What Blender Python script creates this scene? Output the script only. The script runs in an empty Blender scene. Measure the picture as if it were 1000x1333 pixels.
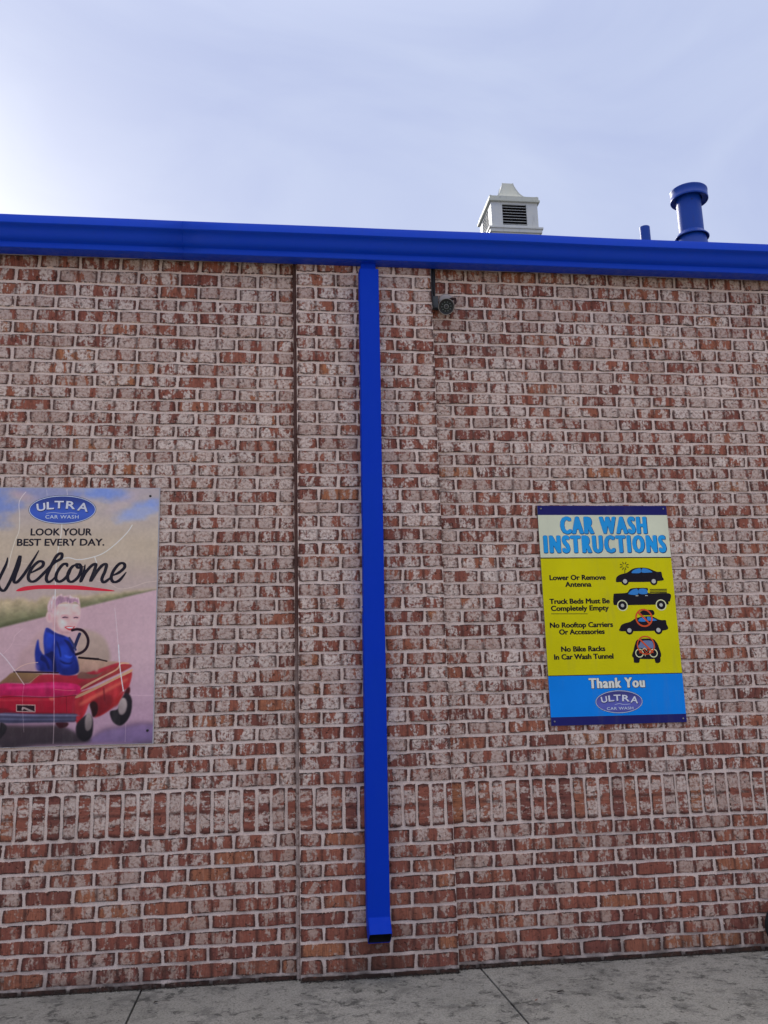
# Brick wall of a car wash with a blue gutter and downspout, an instruction board and a poster.
import bpy, bmesh, math, random
import numpy as np
from mathutils import Vector, Matrix

random.seed(7)
rng = np.random.default_rng(11)
scene = bpy.context.scene
col = scene.collection
R = math.radians

# ------------------------------------------------------------------ camera
cam_data = bpy.data.cameras.new('camera')
cam = bpy.data.objects.new('camera', cam_data)
col.objects.link(cam)
scene.camera = cam
cam_data.sensor_fit = 'HORIZONTAL'
cam_data.sensor_width = 36.0
cam_data.lens = 36.0 * 1.2038
cam_data.clip_start = 0.05
cam_data.clip_end = 2000.0
_a, _b, _c = -0.1296, 0.2201, 0.0272
_Rz = Matrix.Rotation(_a, 3, 'Z')
_Rx = Matrix.Rotation(_b, 3, 'X')
_Rr = Matrix.Rotation(_c, 3, 'Y')
M3 = _Rz @ _Rx @ _Rr                                   # columns: right, forward, up
right, fwd, up = M3.col[0], M3.col[1], M3.col[2]
CM = Matrix((right, up, -fwd)).transposed().to_4x4()
CM.translation = Vector((-0.1583, -4.5311, 1.1691))
cam.matrix_world = CM

# ------------------------------------------------------------------ sky and sun
SUN_EL, SUN_AZ = R(24), R(-23)                          # behind the building, a little to the left, behind thin cloud
sun_dir = Vector((math.sin(SUN_AZ) * math.cos(SUN_EL), math.cos(SUN_AZ) * math.cos(SUN_EL), math.sin(SUN_EL)))
world = bpy.data.worlds.new('World')
scene.world = world
world.use_nodes = True
wn, wl = world.node_tree.nodes, world.node_tree.links
wn.clear()
def W(t, **k):
    n = wn.new(t)
    for a, v in k.items():
        setattr(n, a, v)
    return n
sky = W('ShaderNodeTexSky', sky_type='NISHITA', sun_disc=False, sun_elevation=SUN_EL, sun_rotation=SUN_AZ, dust_density=2.0)
wtc = W('ShaderNodeTexCoord')
dotn = W('ShaderNodeVectorMath', operation='DOT_PRODUCT')
wl.new(wtc.outputs['Generated'], dotn.inputs[0])
dotn.inputs[1].default_value = sun_dir
def wmath(op, a, b, clamp=False):
    n = W('ShaderNodeMath', operation=op, use_clamp=clamp)
    for i, v in enumerate((a, b)):
        if isinstance(v, (int, float)):
            n.inputs[i].default_value = v
        else:
            wl.new(v, n.inputs[i])
    return n.outputs[0]
dpos = wmath('MAXIMUM', dotn.outputs['Value'], 0.0)
glow = wmath('ADD', wmath('MULTIPLY', wmath('POWER', dpos, 55.0), 0.34), wmath('MULTIPLY', wmath('POWER', dpos, 12.0), 0.075))
wmap = W('ShaderNodeMapping')
wmap.inputs['Scale'].default_value = (0.8, 1.6, 1.5)
wmap.inputs['Rotation'].default_value = (0.5, 0.35, 0.6)
wl.new(wtc.outputs['Generated'], wmap.inputs['Vector'])
wno = W('ShaderNodeTexNoise')
wno.inputs['Scale'].default_value = 3.1
wno.inputs['Detail'].default_value = 7.0
wno.inputs['Roughness'].default_value = 0.52
wno.inputs['Distortion'].default_value = 0.9
wl.new(wmap.outputs[0], wno.inputs['Vector'])
wramp = W('ShaderNodeValToRGB')
wramp.color_ramp.elements[0].position = 0.30
wramp.color_ramp.elements[0].color = (0.345, 0.397, 0.590, 1)      # thinner veil, bluer
wramp.color_ramp.elements[1].position = 0.72
wramp.color_ramp.elements[1].color = (0.446, 0.500, 0.655, 1)
wl.new(wno.outputs['Fac'], wramp.inputs[0])
wglow = W('ShaderNodeMix', data_type='RGBA', blend_type='ADD')
wglow.inputs[0].default_value = 1.0
wsep0 = W('ShaderNodeSeparateXYZ')
wl.new(wtc.outputs['Generated'], wsep0.inputs[0])
wzc = W('ShaderNodeMapRange', interpolation_type='SMOOTHSTEP')
wl.new(wsep0.outputs[2], wzc.inputs[0])
for i_, v_ in ((1, 0.62), (2, 0.95), (3, 0.0), (4, 1.0)):
    wzc.inputs[i_].default_value = v_
wneu = W('ShaderNodeMix', data_type='RGBA')              # unseen sky overhead, tinted to warm the light on the wall
wl.new(wzc.outputs[0], wneu.inputs[0])
wl.new(wramp.outputs[0], wneu.inputs[6])
wneu.inputs[7].default_value = (0.56, 0.52, 0.455, 1)
wl.new(wneu.outputs[2], wglow.inputs[6])
wgc = W('ShaderNodeVectorMath', operation='SCALE')
wgc.inputs[0].default_value = (1.0, 0.95, 0.72)
wl.new(glow, wgc.inputs['Scale'])
wl.new(wgc.outputs[0], wglow.inputs[7])
wsep = W('ShaderNodeSeparateXYZ')                       # sky above the frame, boosted to fill the shaded wall
wl.new(wtc.outputs['Generated'], wsep.inputs[0])
wz = W('ShaderNodeMapRange', interpolation_type='SMOOTHSTEP')
wl.new(wsep.outputs[2], wz.inputs[0])
for i_, v_ in ((1, 0.62), (2, 0.98), (3, 1.0), (4, 2.6)):
    wz.inputs[i_].default_value = v_
bg1 = W('ShaderNodeBackground')
bg1.inputs['Strength'].default_value = 0.05
wl.new(sky.outputs[0], bg1.inputs['Color'])
bg2 = W('ShaderNodeBackground')
wl.new(wz.outputs[0], bg2.inputs['Strength'])
wl.new(wglow.outputs[2], bg2.inputs['Color'])
wmix = W('ShaderNodeMixShader')
wmix.inputs[0].default_value = 0.95                     # how thick the cloud veil is
wl.new(bg1.outputs[0], wmix.inputs[1])
wl.new(bg2.outputs[0], wmix.inputs[2])
wout = W('ShaderNodeOutputWorld')
wl.new(wmix.outputs[0], wout.inputs['Surface'])

sun_data = bpy.data.lights.new('sun', 'SUN')
sun_data.energy = 3.0
sun_data.angle = R(12)
sun_data.color = (1.0, 0.95, 0.88)
sun = bpy.data.objects.new('sun', sun_data)
col.objects.link(sun)
sun.rotation_euler = (-sun_dir).to_track_quat('-Z', 'Y').to_euler()
sun.location = (0, 0, 20)

scene.view_settings.view_transform = 'Standard'
scene.view_settings.look = 'None'
scene.view_settings.exposure = 0.50
scene.view_settings.gamma = 1.0
scene.view_settings.use_curve_mapping = False

# ------------------------------------------------------------------ helpers
def tag(o, label=None, cat=None, group=None, kind=None):
    if label: o['label'] = label
    if cat: o['category'] = cat
    if group: o['group'] = group
    if kind: o['kind'] = kind
    return o

def empty(name, loc=(0, 0, 0), rot=(0, 0, 0)):
    o = bpy.data.objects.new(name, None)
    o.empty_display_size = 0.1
    col.objects.link(o)
    o.location = loc
    o.rotation_euler = rot
    return o

def link(name, me, parent=None, loc=None):
    o = bpy.data.objects.new(name, me)
    col.objects.link(o)
    if parent: o.parent = parent
    if loc is not None: o.location = loc
    return o

def mesh(name, verts, faces, mat=None, smooth=False):
    me = bpy.data.meshes.new(name)
    me.from_pydata([tuple(v) for v in verts], [], [tuple(f) for f in faces])
    if mat: me.materials.append(mat)
    if smooth:
        me.polygons.foreach_set('use_smooth', [True] * len(me.polygons))
    me.update()
    return me

class MB:
    """collects simple shapes into one mesh"""
    def __init__(s):
        s.v, s.f = [], []
    def add(s, v, f):
        n = len(s.v)
        s.v += [tuple(p) for p in v]
        s.f += [tuple(i + n for i in q) for q in f]
        return s
    def box(s, x0, x1, y0, y1, z0, z1):
        v = [(x, y, z) for x in (x0, x1) for y in (y0, y1) for z in (z0, z1)]
        return s.add(v, [(0, 1, 3, 2), (4, 6, 7, 5), (0, 4, 5, 1), (2, 3, 7, 6), (0, 2, 6, 4), (1, 5, 7, 3)])
    def lathe(s, prof, n=32, c=(0, 0, 0), caps=True):
        v = [(c[0] + r * math.cos(2 * math.pi * i / n), c[1] + r * math.sin(2 * math.pi * i / n), c[2] + z) for r, z in prof for i in range(n)]
        f = [(k * n + i, k * n + (i + 1) % n, (k + 1) * n + (i + 1) % n, (k + 1) * n + i) for k in range(len(prof) - 1) for i in range(n)]
        if caps:
            f += [tuple(range(n - 1, -1, -1)), tuple((len(prof) - 1) * n + i for i in range(n))]
        return s.add(v, f)
    def tube(s, pts, r, n=8):
        pts = [Vector(p) for p in pts]
        v, f = [], []
        for i, p in enumerate(pts):
            t = (pts[min(i + 1, len(pts) - 1)] - pts[max(i - 1, 0)]).normalized()
            a = t.orthogonal().normalized() if i == 0 else (pa - t * pa.dot(t)).normalized()
            pa = a
            b = t.cross(a)
            rr = r[i] if isinstance(r, (list, tuple)) else r
            v += [p + a * rr * math.cos(2 * math.pi * k / n) + b * rr * math.sin(2 * math.pi * k / n) for k in range(n)]
        for i in range(len(pts) - 1):
            f += [(i * n + k, i * n + (k + 1) % n, (i + 1) * n + (k + 1) % n, (i + 1) * n + k) for k in range(n)]
        f += [tuple(range(n - 1, -1, -1)), tuple((len(pts) - 1) * n + k for k in range(n))]
        return s.add(v, f)
    def extrude_x(s, prof, x0, x1, close=False):
        n = len(prof)
        v = [(x, y, z) for x in (x0, x1) for y, z in prof]
        m = n if close else n - 1
        f = [(i, (i + 1) % n, n + (i + 1) % n, n + i) for i in range(m)]
        return s.add(v, f)
    def build(s, name, mat, parent=None, bevel=0.0, smooth=False, loc=None):
        me = mesh(name, s.v, s.f, mat, smooth)
        bm = bmesh.new(); bm.from_mesh(me)
        bmesh.ops.recalc_face_normals(bm, faces=bm.faces)
        if bevel > 0:
            ed = [e for e in bm.edges if len(e.link_faces) == 2 and e.calc_face_angle(0) > 0.6]
            bmesh.ops.bevel(bm, geom=ed, offset=bevel, segments=2, affect='EDGES', profile=0.6)
        bm.to_mesh(me); bm.free()
        if smooth:
            me.polygons.foreach_set('use_smooth', [True] * len(me.polygons))
            me.set_sharp_from_angle(angle=R(35))
        return link(name, me, parent, loc)

def smooth_curve(pts, k=8, closed=False):
    P = [np.array(p, float) for p in pts]
    n = len(P)
    out = []
    rg = n if closed else n - 1
    for i in range(rg):
        if closed:
            a, b, c, d = P[(i - 1) % n], P[i], P[(i + 1) % n], P[(i + 2) % n]
        else:
            a, b, c, d = P[max(i - 1, 0)], P[i], P[i + 1], P[min(i + 2, n - 1)]
        for j in range(k):
            t = j / k
            out.append(0.5 * ((2 * b) + (c - a) * t + (2 * a - 5 * b + 4 * c - d) * t * t + (3 * b - a - 3 * c + d) * t ** 3))
    if not closed:
        out.append(P[-1])
    return out

# ------------------------------------------------------------------ materials
class NT:
    def __init__(s, name):
        s.m = bpy.data.materials.new(name)
        s.m.use_nodes = True
        s.n, s.l = s.m.node_tree.nodes, s.m.node_tree.links
        s.bsdf = s.n['Principled BSDF']
    def node(s, t, **k):
        n = s.n.new(t)
        for a, v in k.items(): setattr(n, a, v)
        return n
    def put(s, sock, v):
        if isinstance(v, bpy.types.NodeSocket): s.l.new(v, sock)
        else: sock.default_value = v
    def math(s, op, a, b=0.0, clamp=False):
        n = s.node('ShaderNodeMath', operation=op, use_clamp=clamp)
        s.put(n.inputs[0], a); s.put(n.inputs[1], b)
        return n.outputs[0]
    def smooth(s, v, lo, hi, a=0.0, b=1.0):
        n = s.node('ShaderNodeMapRange', interpolation_type='SMOOTHSTEP')
        s.put(n.inputs[0], v)
        for i, q in ((1, lo), (2, hi), (3, a), (4, b)): s.put(n.inputs[i], q)
        return n.outputs[0]
    def noise(s, vec, scale, detail=4.0, rough=0.55, dist=0.0):
        n = s.node('ShaderNodeTexNoise')
        if vec is not None: s.l.new(vec, n.inputs['Vector'])
        n.inputs['Scale'].default_value = scale
        n.inputs['Detail'].default_value = detail
        n.inputs['Roughness'].default_value = rough
        n.inputs['Distortion'].default_value = dist
        return n.outputs['Fac']
    def scaled(s, vec, sc):
        n = s.node('ShaderNodeVectorMath', operation='MULTIPLY')
        s.l.new(vec, n.inputs[0]); n.inputs[1].default_value = sc
        return n.outputs[0]
    def mix(s, f, a, b, blend='MIX'):
        n = s.node('ShaderNodeMix', data_type='RGBA', blend_type=blend)
        s.put(n.inputs[0], f); s.put(n.inputs[6], a); s.put(n.inputs[7], b)
        return n.outputs[2]
    def ramp(s, v, stops):
        n = s.node('ShaderNodeValToRGB')
        e = n.color_ramp.elements
        e[0].position, e[0].color = stops[0][0], (*stops[0][1], 1)
        e[1].position, e[1].color = stops[-1][0], (*stops[-1][1], 1)
        for p, c in stops[1:-1]:
            q = e.new(p); q.color = (*c, 1)
        s.l.new(v, n.inputs[0])
        return n.outputs[0]
    def pos(s):
        return s.node('ShaderNodeNewGeometry').outputs['Position']
    def obj(s):
        return s.node('ShaderNodeTexCoord').outputs['Object']
    def bump(s, h, strength=0.5, dist=0.002, normal=None):
        n = s.node('ShaderNodeBump')
        n.inputs['Strength'].default_value = strength
        n.inputs['Distance'].default_value = dist
        s.put(n.inputs['Height'], h)
        if normal is not None: s.l.new(normal, n.inputs['Normal'])
        return n.outputs[0]
    def set(s, **k):
        names = dict(color='Base Color', rough='Roughness', metal='Metallic', normal='Normal', spec='Specular IOR Level', coat='Coat Weight')
        for a, v in k.items():
            if isinstance(v, tuple) and len(v) == 3: v = (*v, 1)
            s.put(s.bsdf.inputs[names[a]], v)
        return s.m

def c4(*c): return (*c, 1)

def mat_brick():
    t = NT('tumbled_brick')
    uv = t.node('ShaderNodeUVMap', uv_map='UVMap').outputs[0]
    at = t.node('ShaderNodeAttribute', attribute_name='rnd').outputs['Fac']
    oi = t.node('ShaderNodeObjectInfo').outputs['Random']
    rnd = t.math('ADD', at, t.math('MULTIPLY', oi, t.math('LESS_THAN', at, 0.0001)))
    r2 = t.math('FRACT', t.math('MULTIPLY', rnd, 37.71))
    r3 = t.math('FRACT', t.math('MULTIPLY', rnd, 173.3))
    off = t.node('ShaderNodeCombineXYZ')
    t.put(off.inputs[2], t.math('MULTIPLY', rnd, 61.0))
    co = t.node('ShaderNodeVectorMath', operation='ADD')
    t.l.new(uv, co.inputs[0]); t.l.new(off.outputs[0], co.inputs[1])
    co = co.outputs[0]
    sp = t.node('ShaderNodeSeparateXYZ'); t.l.new(uv, sp.inputs[0])
    u, v = sp.outputs[0], sp.outputs[1]
    z = t.node('ShaderNodeSeparateXYZ'); t.l.new(t.pos(), z.inputs[0]); z = z.outputs[2]
    streak = t.noise(t.scaled(co, (190.0, 20.0, 1.0)), 1.0, 4.0, 0.62)
    streak2 = t.noise(t.scaled(co, (60.0, 9.0, 1.0)), 1.0, 3.0, 0.6)
    # kiln colour of each brick
    hue = t.ramp(rnd, [(0.0, (0.25, 0.088, 0.066)), (0.3, (0.33, 0.108, 0.074)), (0.68, (0.39, 0.132, 0.084)), (0.93, (0.43, 0.156, 0.090)), (1.0, (0.50, 0.20, 0.095))])
    dark = t.mix(0.38, hue, c4(0.095, 0.042, 0.034))
    body = t.mix(t.smooth(streak, 0.36, 0.62), dark, hue)
    body = t.mix(t.math('MULTIPLY', t.smooth(streak2, 0.52, 0.70), 0.55), body, c4(0.44, 0.21, 0.14))
    # old whitewash and lime that sticks to the two ends of every stretcher
    lobe = t.math('ABSOLUTE', t.math('SINE', t.math('MULTIPLY', u, math.pi / 0.094)))
    n1 = t.noise(t.scaled(co, (1.35, 0.8, 1.0)), 15.0, 4.5, 0.60, 0.5)
    n2 = t.noise(co, 75.0, 4.0, 0.65, 0.2)
    n3 = t.noise(co, 300.0, 3.0, 0.7)
    zb = t.smooth(z, 0.10, 1.6, -0.085, 0.028)
    w = t.math('ADD', t.math('ADD', n1, t.math('MULTIPLY', t.math('SUBTRACT', n2, 0.5), 0.38)), zb)
    w = t.math('ADD', w, t.math('MULTIPLY', t.math('SUBTRACT', lobe, 0.6), 0.15))
    w = t.math('ADD', w, t.math('MULTIPLY', t.math('SUBTRACT', r2, 0.5), 0.19))
    w = t.math('ADD', w, t.math('MULTIPLY', t.math('SUBTRACT', streak2, 0.5), 0.55))
    wm = t.smooth(w, 0.43, 0.55)
    wcol = t.ramp(n2, [(0.32, (0.22, 0.125, 0.100)), (0.43, (0.56, 0.425, 0.36)), (0.56, (0.88, 0.76, 0.665))])
    wcol = t.mix(t.math('MULTIPLY', r3, 0.55), wcol, c4(0.36, 0.22, 0.17))
    wcol = t.mix(t.smooth(z, 0.15, 1.15, 0.62, 0.0), wcol, c4(0.50, 0.32, 0.235))
    c = t.mix(t.math('MULTIPLY', wm, 0.84), body, wcol)
    # dark flashed ends and centre crease
    cr = t.math('MULTIPLY', t.smooth(lobe, 0.02, 0.46, 1.0, 0.0), t.smooth(n1, 0.35, 0.55))
    c = t.mix(t.math('MULTIPLY', cr, 0.70), c, c4(0.075, 0.038, 0.032))
    # pits and manganese specks
    pit = t.math('MULTIPLY', t.smooth(n3, 0.60, 0.72), 0.65)
    c = t.mix(pit, c, c4(0.035, 0.02, 0.017))
    pit2 = t.smooth(t.noise(co, 48.0, 5.0, 0.75, 0.8), 0.585, 0.66)
    c = t.mix(t.math('MULTIPLY', pit2, 0.75), c, c4(0.05, 0.026, 0.022))
    # mortar smeared over the arrises, darker ends, undercut shadow and pits painted along the bottom
    en = t.node('ShaderNodeUVMap', uv_map='Edge').outputs[0]
    es = t.node('ShaderNodeSeparateXYZ'); t.l.new(en, es.inputs[0])
    hl = t.node('ShaderNodeAttribute', attribute_name='edge').outputs['Fac']
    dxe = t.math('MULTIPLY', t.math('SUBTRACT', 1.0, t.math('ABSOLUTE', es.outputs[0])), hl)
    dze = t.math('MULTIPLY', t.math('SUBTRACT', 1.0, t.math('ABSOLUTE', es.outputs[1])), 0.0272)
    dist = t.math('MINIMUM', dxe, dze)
    ne = t.math('SUBTRACT', t.noise(co, 70.0, 4.0, 0.7), 0.5)
    dend = t.smooth(t.math('ADD', dxe, t.math('MULTIPLY', ne, 0.045)), 0.001, 0.022, 1.0, 0.0)
    c = t.mix(t.math('MULTIPLY', dend, 0.80), c, c4(0.085, 0.036, 0.030))
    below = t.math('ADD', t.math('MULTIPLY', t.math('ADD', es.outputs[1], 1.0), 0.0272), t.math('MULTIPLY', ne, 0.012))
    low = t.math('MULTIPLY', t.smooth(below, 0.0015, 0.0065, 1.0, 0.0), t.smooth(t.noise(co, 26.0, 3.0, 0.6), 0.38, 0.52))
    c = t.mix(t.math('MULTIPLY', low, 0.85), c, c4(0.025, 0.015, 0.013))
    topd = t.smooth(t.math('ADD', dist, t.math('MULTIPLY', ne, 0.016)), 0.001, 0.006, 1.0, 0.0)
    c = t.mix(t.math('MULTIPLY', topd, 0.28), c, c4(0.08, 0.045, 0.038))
    sm = t.smooth(t.math('ADD', dist, t.math('MULTIPLY', t.math('SUBTRACT', t.noise(co, 58.0, 4.0, 0.70, 0.6), 0.5), 0.034)), -0.0030, -0.0010, 1.0, 0.0)
    c = t.mix(t.math('MULTIPLY', sm, 0.9), c, c4(0.82, 0.64, 0.53))
    # splash dirt near the ground
    gd = t.math('MULTIPLY', t.smooth(z, 0.04, 0.20, 1.0, 0.0), t.smooth(t.noise(t.pos(), 9.0), 0.35, 0.7))
    c = t.mix(t.math('MULTIPLY', gd, 0.6), c, c4(0.055, 0.04, 0.032))
    px_ = t.node('ShaderNodeSeparateXYZ'); t.l.new(t.pos(), px_.inputs[0])
    rr = t.math('ABSOLUTE', t.math('SUBTRACT', px_.outputs[0], 0.36))
    sp_ = t.math('MULTIPLY', t.smooth(t.math('ADD', rr, t.math('MULTIPLY', t.noise(t.pos(), 12.0, 5.0, 0.7), 0.22)), 0.12, 0.34, 1.0, 0.0), t.smooth(z, 0.16, 0.34, 1.0, 0.0))
    c = t.mix(t.math('MULTIPLY', sp_, 0.62), c, c4(0.07, 0.034, 0.024))
    foot = t.smooth(t.math('ADD', z, t.math('MULTIPLY', t.noise(t.pos(), 30.0), 0.03)), 0.066, 0.082, 1.0, 0.0)
    c = t.mix(t.math('MULTIPLY', foot, 0.85), c, c4(0.035, 0.024, 0.020))
    stain = t.noise(t.scaled(t.pos(), (2.6, 2.6, 0.9)), 1.0, 6.0, 0.65, 0.4)
    c = t.mix(t.smooth(stain, 0.52, 0.74, 0.0, 0.20), c, c4(0.10, 0.066, 0.056))
    h = t.math('ADD', t.math('MULTIPLY', n2, 1.0), t.math('MULTIPLY', streak, 0.5))
    h = t.math('ADD', h, t.math('MULTIPLY', n3, 0.35))
    h = t.math('SUBTRACT', h, t.math('MULTIPLY', t.math('ADD', pit, pit2), 0.9))
    h = t.math('ADD', h, t.math('MULTIPLY', wm, 0.5))
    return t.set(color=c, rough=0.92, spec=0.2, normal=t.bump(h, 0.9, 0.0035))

def mat_mortar():
    t = NT('lime_mortar')
    p = t.pos()
    n = t.noise(p, 9.0, 5.0, 0.6)
    n2 = t.noise(p, 160.0, 4.0, 0.65)
    c = t.ramp(n, [(0.3, (0.78, 0.615, 0.53)), (0.7, (0.87, 0.72, 0.63))])
    c = t.mix(t.smooth(n2, 0.35, 0.62, 0.35, 0.0), c, c4(0.40, 0.30, 0.255))
    z = t.node('ShaderNodeSeparateXYZ'); t.l.new(p, z.inputs[0]); z = z.outputs[2]
    gd = t.math('MULTIPLY', t.smooth(z, 0.04, 0.24, 1.0, 0.0), t.smooth(t.noise(p, 11.0), 0.3, 0.65))
    c = t.mix(t.math('MULTIPLY', gd, 0.7), c, c4(0.10, 0.08, 0.065))
    foot = t.smooth(t.math('ADD', z, t.math('MULTIPLY', t.noise(p, 26.0), 0.03)), 0.062, 0.078, 1.0, 0.0)
    c = t.mix(t.math('MULTIPLY', foot, 0.8), c, c4(0.05, 0.04, 0.034))
    stain = t.noise(t.scaled(p, (2.6, 2.6, 0.9)), 1.0, 6.0, 0.65, 0.4)
    c = t.mix(t.smooth(stain, 0.52, 0.74, 0.0, 0.20), c, c4(0.26, 0.19, 0.16))
    return t.set(color=c, rough=0.95, spec=0.15, normal=t.bump(t.math('ADD', n2, t.math('MULTIPLY', t.noise(p, 60.0), 1.5)), 0.5, 0.003))

def mat_sealant():
    t = NT('joint_sealant')
    z = t.node('ShaderNodeSeparateXYZ'); t.l.new(t.pos(), z.inputs[0]); z = z.outputs[2]
    n = t.noise(t.pos(), 14.0, 5.0, 0.7)
    f = t.smooth(t.math('ADD', z, t.math('MULTIPLY', n, 0.9)), 1.3, 2.3, 0.0, 1.0)
    c = t.mix(f, c4(0.46, 0.37, 0.33), c4(0.11, 0.052, 0.042))
    c = t.mix(t.smooth(t.noise(t.pos(), 60.0), 0.5, 0.65, 0.0, 0.6), c, c4(0.13, 0.07, 0.055))
    return t.set(color=c, rough=0.8, normal=t.bump(n, 0.6, 0.004))

def mat_paint(name, base, rough=0.38, dirt=0.25, dirtcol=(0.05, 0.055, 0.08), scale=5.0, spec=0.5):
    t = NT(name)
    p = t.pos()
    n = t.noise(p, scale, 5.0, 0.6)
    n2 = t.noise(t.scaled(p, (30.0, 30.0, 4.0)), 1.0, 4.0, 0.6)
    c = t.mix(t.smooth(n, 0.3, 0.75, 0.0, 0.28), c4(*base), c4(base[0] * 1.3 + 0.002, base[1] * 1.2 + 0.004, base[2] * 0.88))
    c = t.mix(t.math('MULTIPLY', t.smooth(n2, 0.55, 0.80), dirt), c, c4(*dirtcol))
    r = t.smooth(n2, 0.3, 0.8, rough - 0.06, rough + 0.16)
    return t.set(color=c, rough=r, spec=spec, normal=t.bump(t.math('ADD', t.noise(p, 14.0, 2.0), t.math('MULTIPLY', t.noise(p, 350.0, 2.0), 0.05)), 0.25, 0.004))

def mat_flat(name, base, rough=0.5, metal=0.0, spec=0.4, var=0.12, scale=25.0):
    t = NT(name)
    n = t.noise(t.obj(), scale, 4.0, 0.6)
    c = t.mix(t.smooth(n, 0.3, 0.7, 0.0, 1.0), c4(*[x * (1 - var) for x in base]), c4(*[min(1, x * (1 + var)) for x in base]))
    return t.set(color=c, rough=rough, metal=metal, spec=spec)

def mat_print(name, base, var=0.06):
    t = NT(name)
    p = t.pos()
    n = t.noise(p, 3.0, 3.0)
    n2 = t.noise(t.scaled(p, (14.0, 14.0, 2.2)), 1.0, 5.0, 0.65)
    c = t.mix(t.smooth(n, 0.3, 0.7, 0.0, 1.0), c4(*[x * (1 - var) for x in base]), c4(*[min(1, x * (1 + var)) for x in base]))
    c = t.mix(t.smooth(n2, 0.52, 0.78, 0.0, 0.14), c, c4(0.16, 0.15, 0.13))
    return t.set(color=c, rough=0.55, spec=0.10, normal=t.bump(t.noise(p, 3.5, 1.0), 0.12, 0.01))

def mat_concrete():
    t = NT('worn_concrete')
    p = t.pos()
    oi = t.node('ShaderNodeObjectInfo').outputs['Random']
    big = t.noise(p, 1.7, 5.0, 0.62, 0.5)
    mid = t.noise(p, 6.5, 9.0, 0.80, 0.25)
    fine = t.noise(p, 110.0, 6.0, 0.78)
    c = t.ramp(big, [(0.3, (0.265, 0.262, 0.240)), (0.55, (0.345, 0.338, 0.312)), (0.75, (0.40, 0.388, 0.355))])
    c = t.mix(t.smooth(mid, 0.47, 0.62, 0.0, 0.80), c, c4(0.150, 0.150, 0.142))
    sc = t.noise(t.scaled(p, (17.0, 15.0, 1.0)), 1.0, 6.0, 0.72, 0.5)
    c = t.mix(t.math('MULTIPLY', t.smooth(sc, 0.54, 0.60, 0.0, 0.85), t.smooth(mid, 0.40, 0.52)), c, c4(0.055, 0.057, 0.055))
    lt = t.noise(t.scaled(p, (5.5, 6.0, 1.0)), 1.0, 5.0, 0.62, 0.4)
    c = t.mix(t.smooth(lt, 0.58, 0.70, 0.0, 0.6), c, c4(0.36, 0.355, 0.32))
    c = t.mix(t.smooth(fine, 0.47, 0.62, 0.0, 0.62), c, c4(0.085, 0.08, 0.072))
    c = t.mix(t.smooth(t.noise(p, 300.0, 2.0), 0.62, 0.7, 0.0, 0.6), c, c4(0.42, 0.41, 0.38))
    c = t.mix(t.math('MULTIPLY', oi, 0.12), c, c4(0.20, 0.17, 0.14))
    h = t.math('ADD', t.math('MULTIPLY', fine, 0.6), t.math('MULTIPLY', sc, 0.8))
    return t.set(color=c, rough=0.9, spec=0.25, normal=t.bump(h, 0.6, 0.003))

BRICK = mat_brick()
MORTAR = mat_mortar()
SEAL = mat_sealant()
BLUE = mat_paint('blue_gutter_paint', (0.0015, 0.054, 0.58), 0.42, 0.10, spec=0.22)
BLUE_PIPE = mat_paint('blue_downspout_paint', (0.0006, 0.038, 0.50), 0.55, 0.04, spec=0.10)
BLUE_VENT = mat_paint('blue_vent_paint', (0.003, 0.046, 0.34), 0.42, 0.22, spec=0.3)
GREY_METAL = mat_paint('pale_grey_cupola_paint', (0.50, 0.53, 0.56), 0.55, 0.30, (0.16, 0.17, 0.17))
DARK = mat_flat('dark_interior', (0.012, 0.012, 0.013), 0.9)
BLACKP = mat_flat('black_plastic', (0.014, 0.014, 0.015), 0.45)
CONCRETE = mat_concrete()

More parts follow.
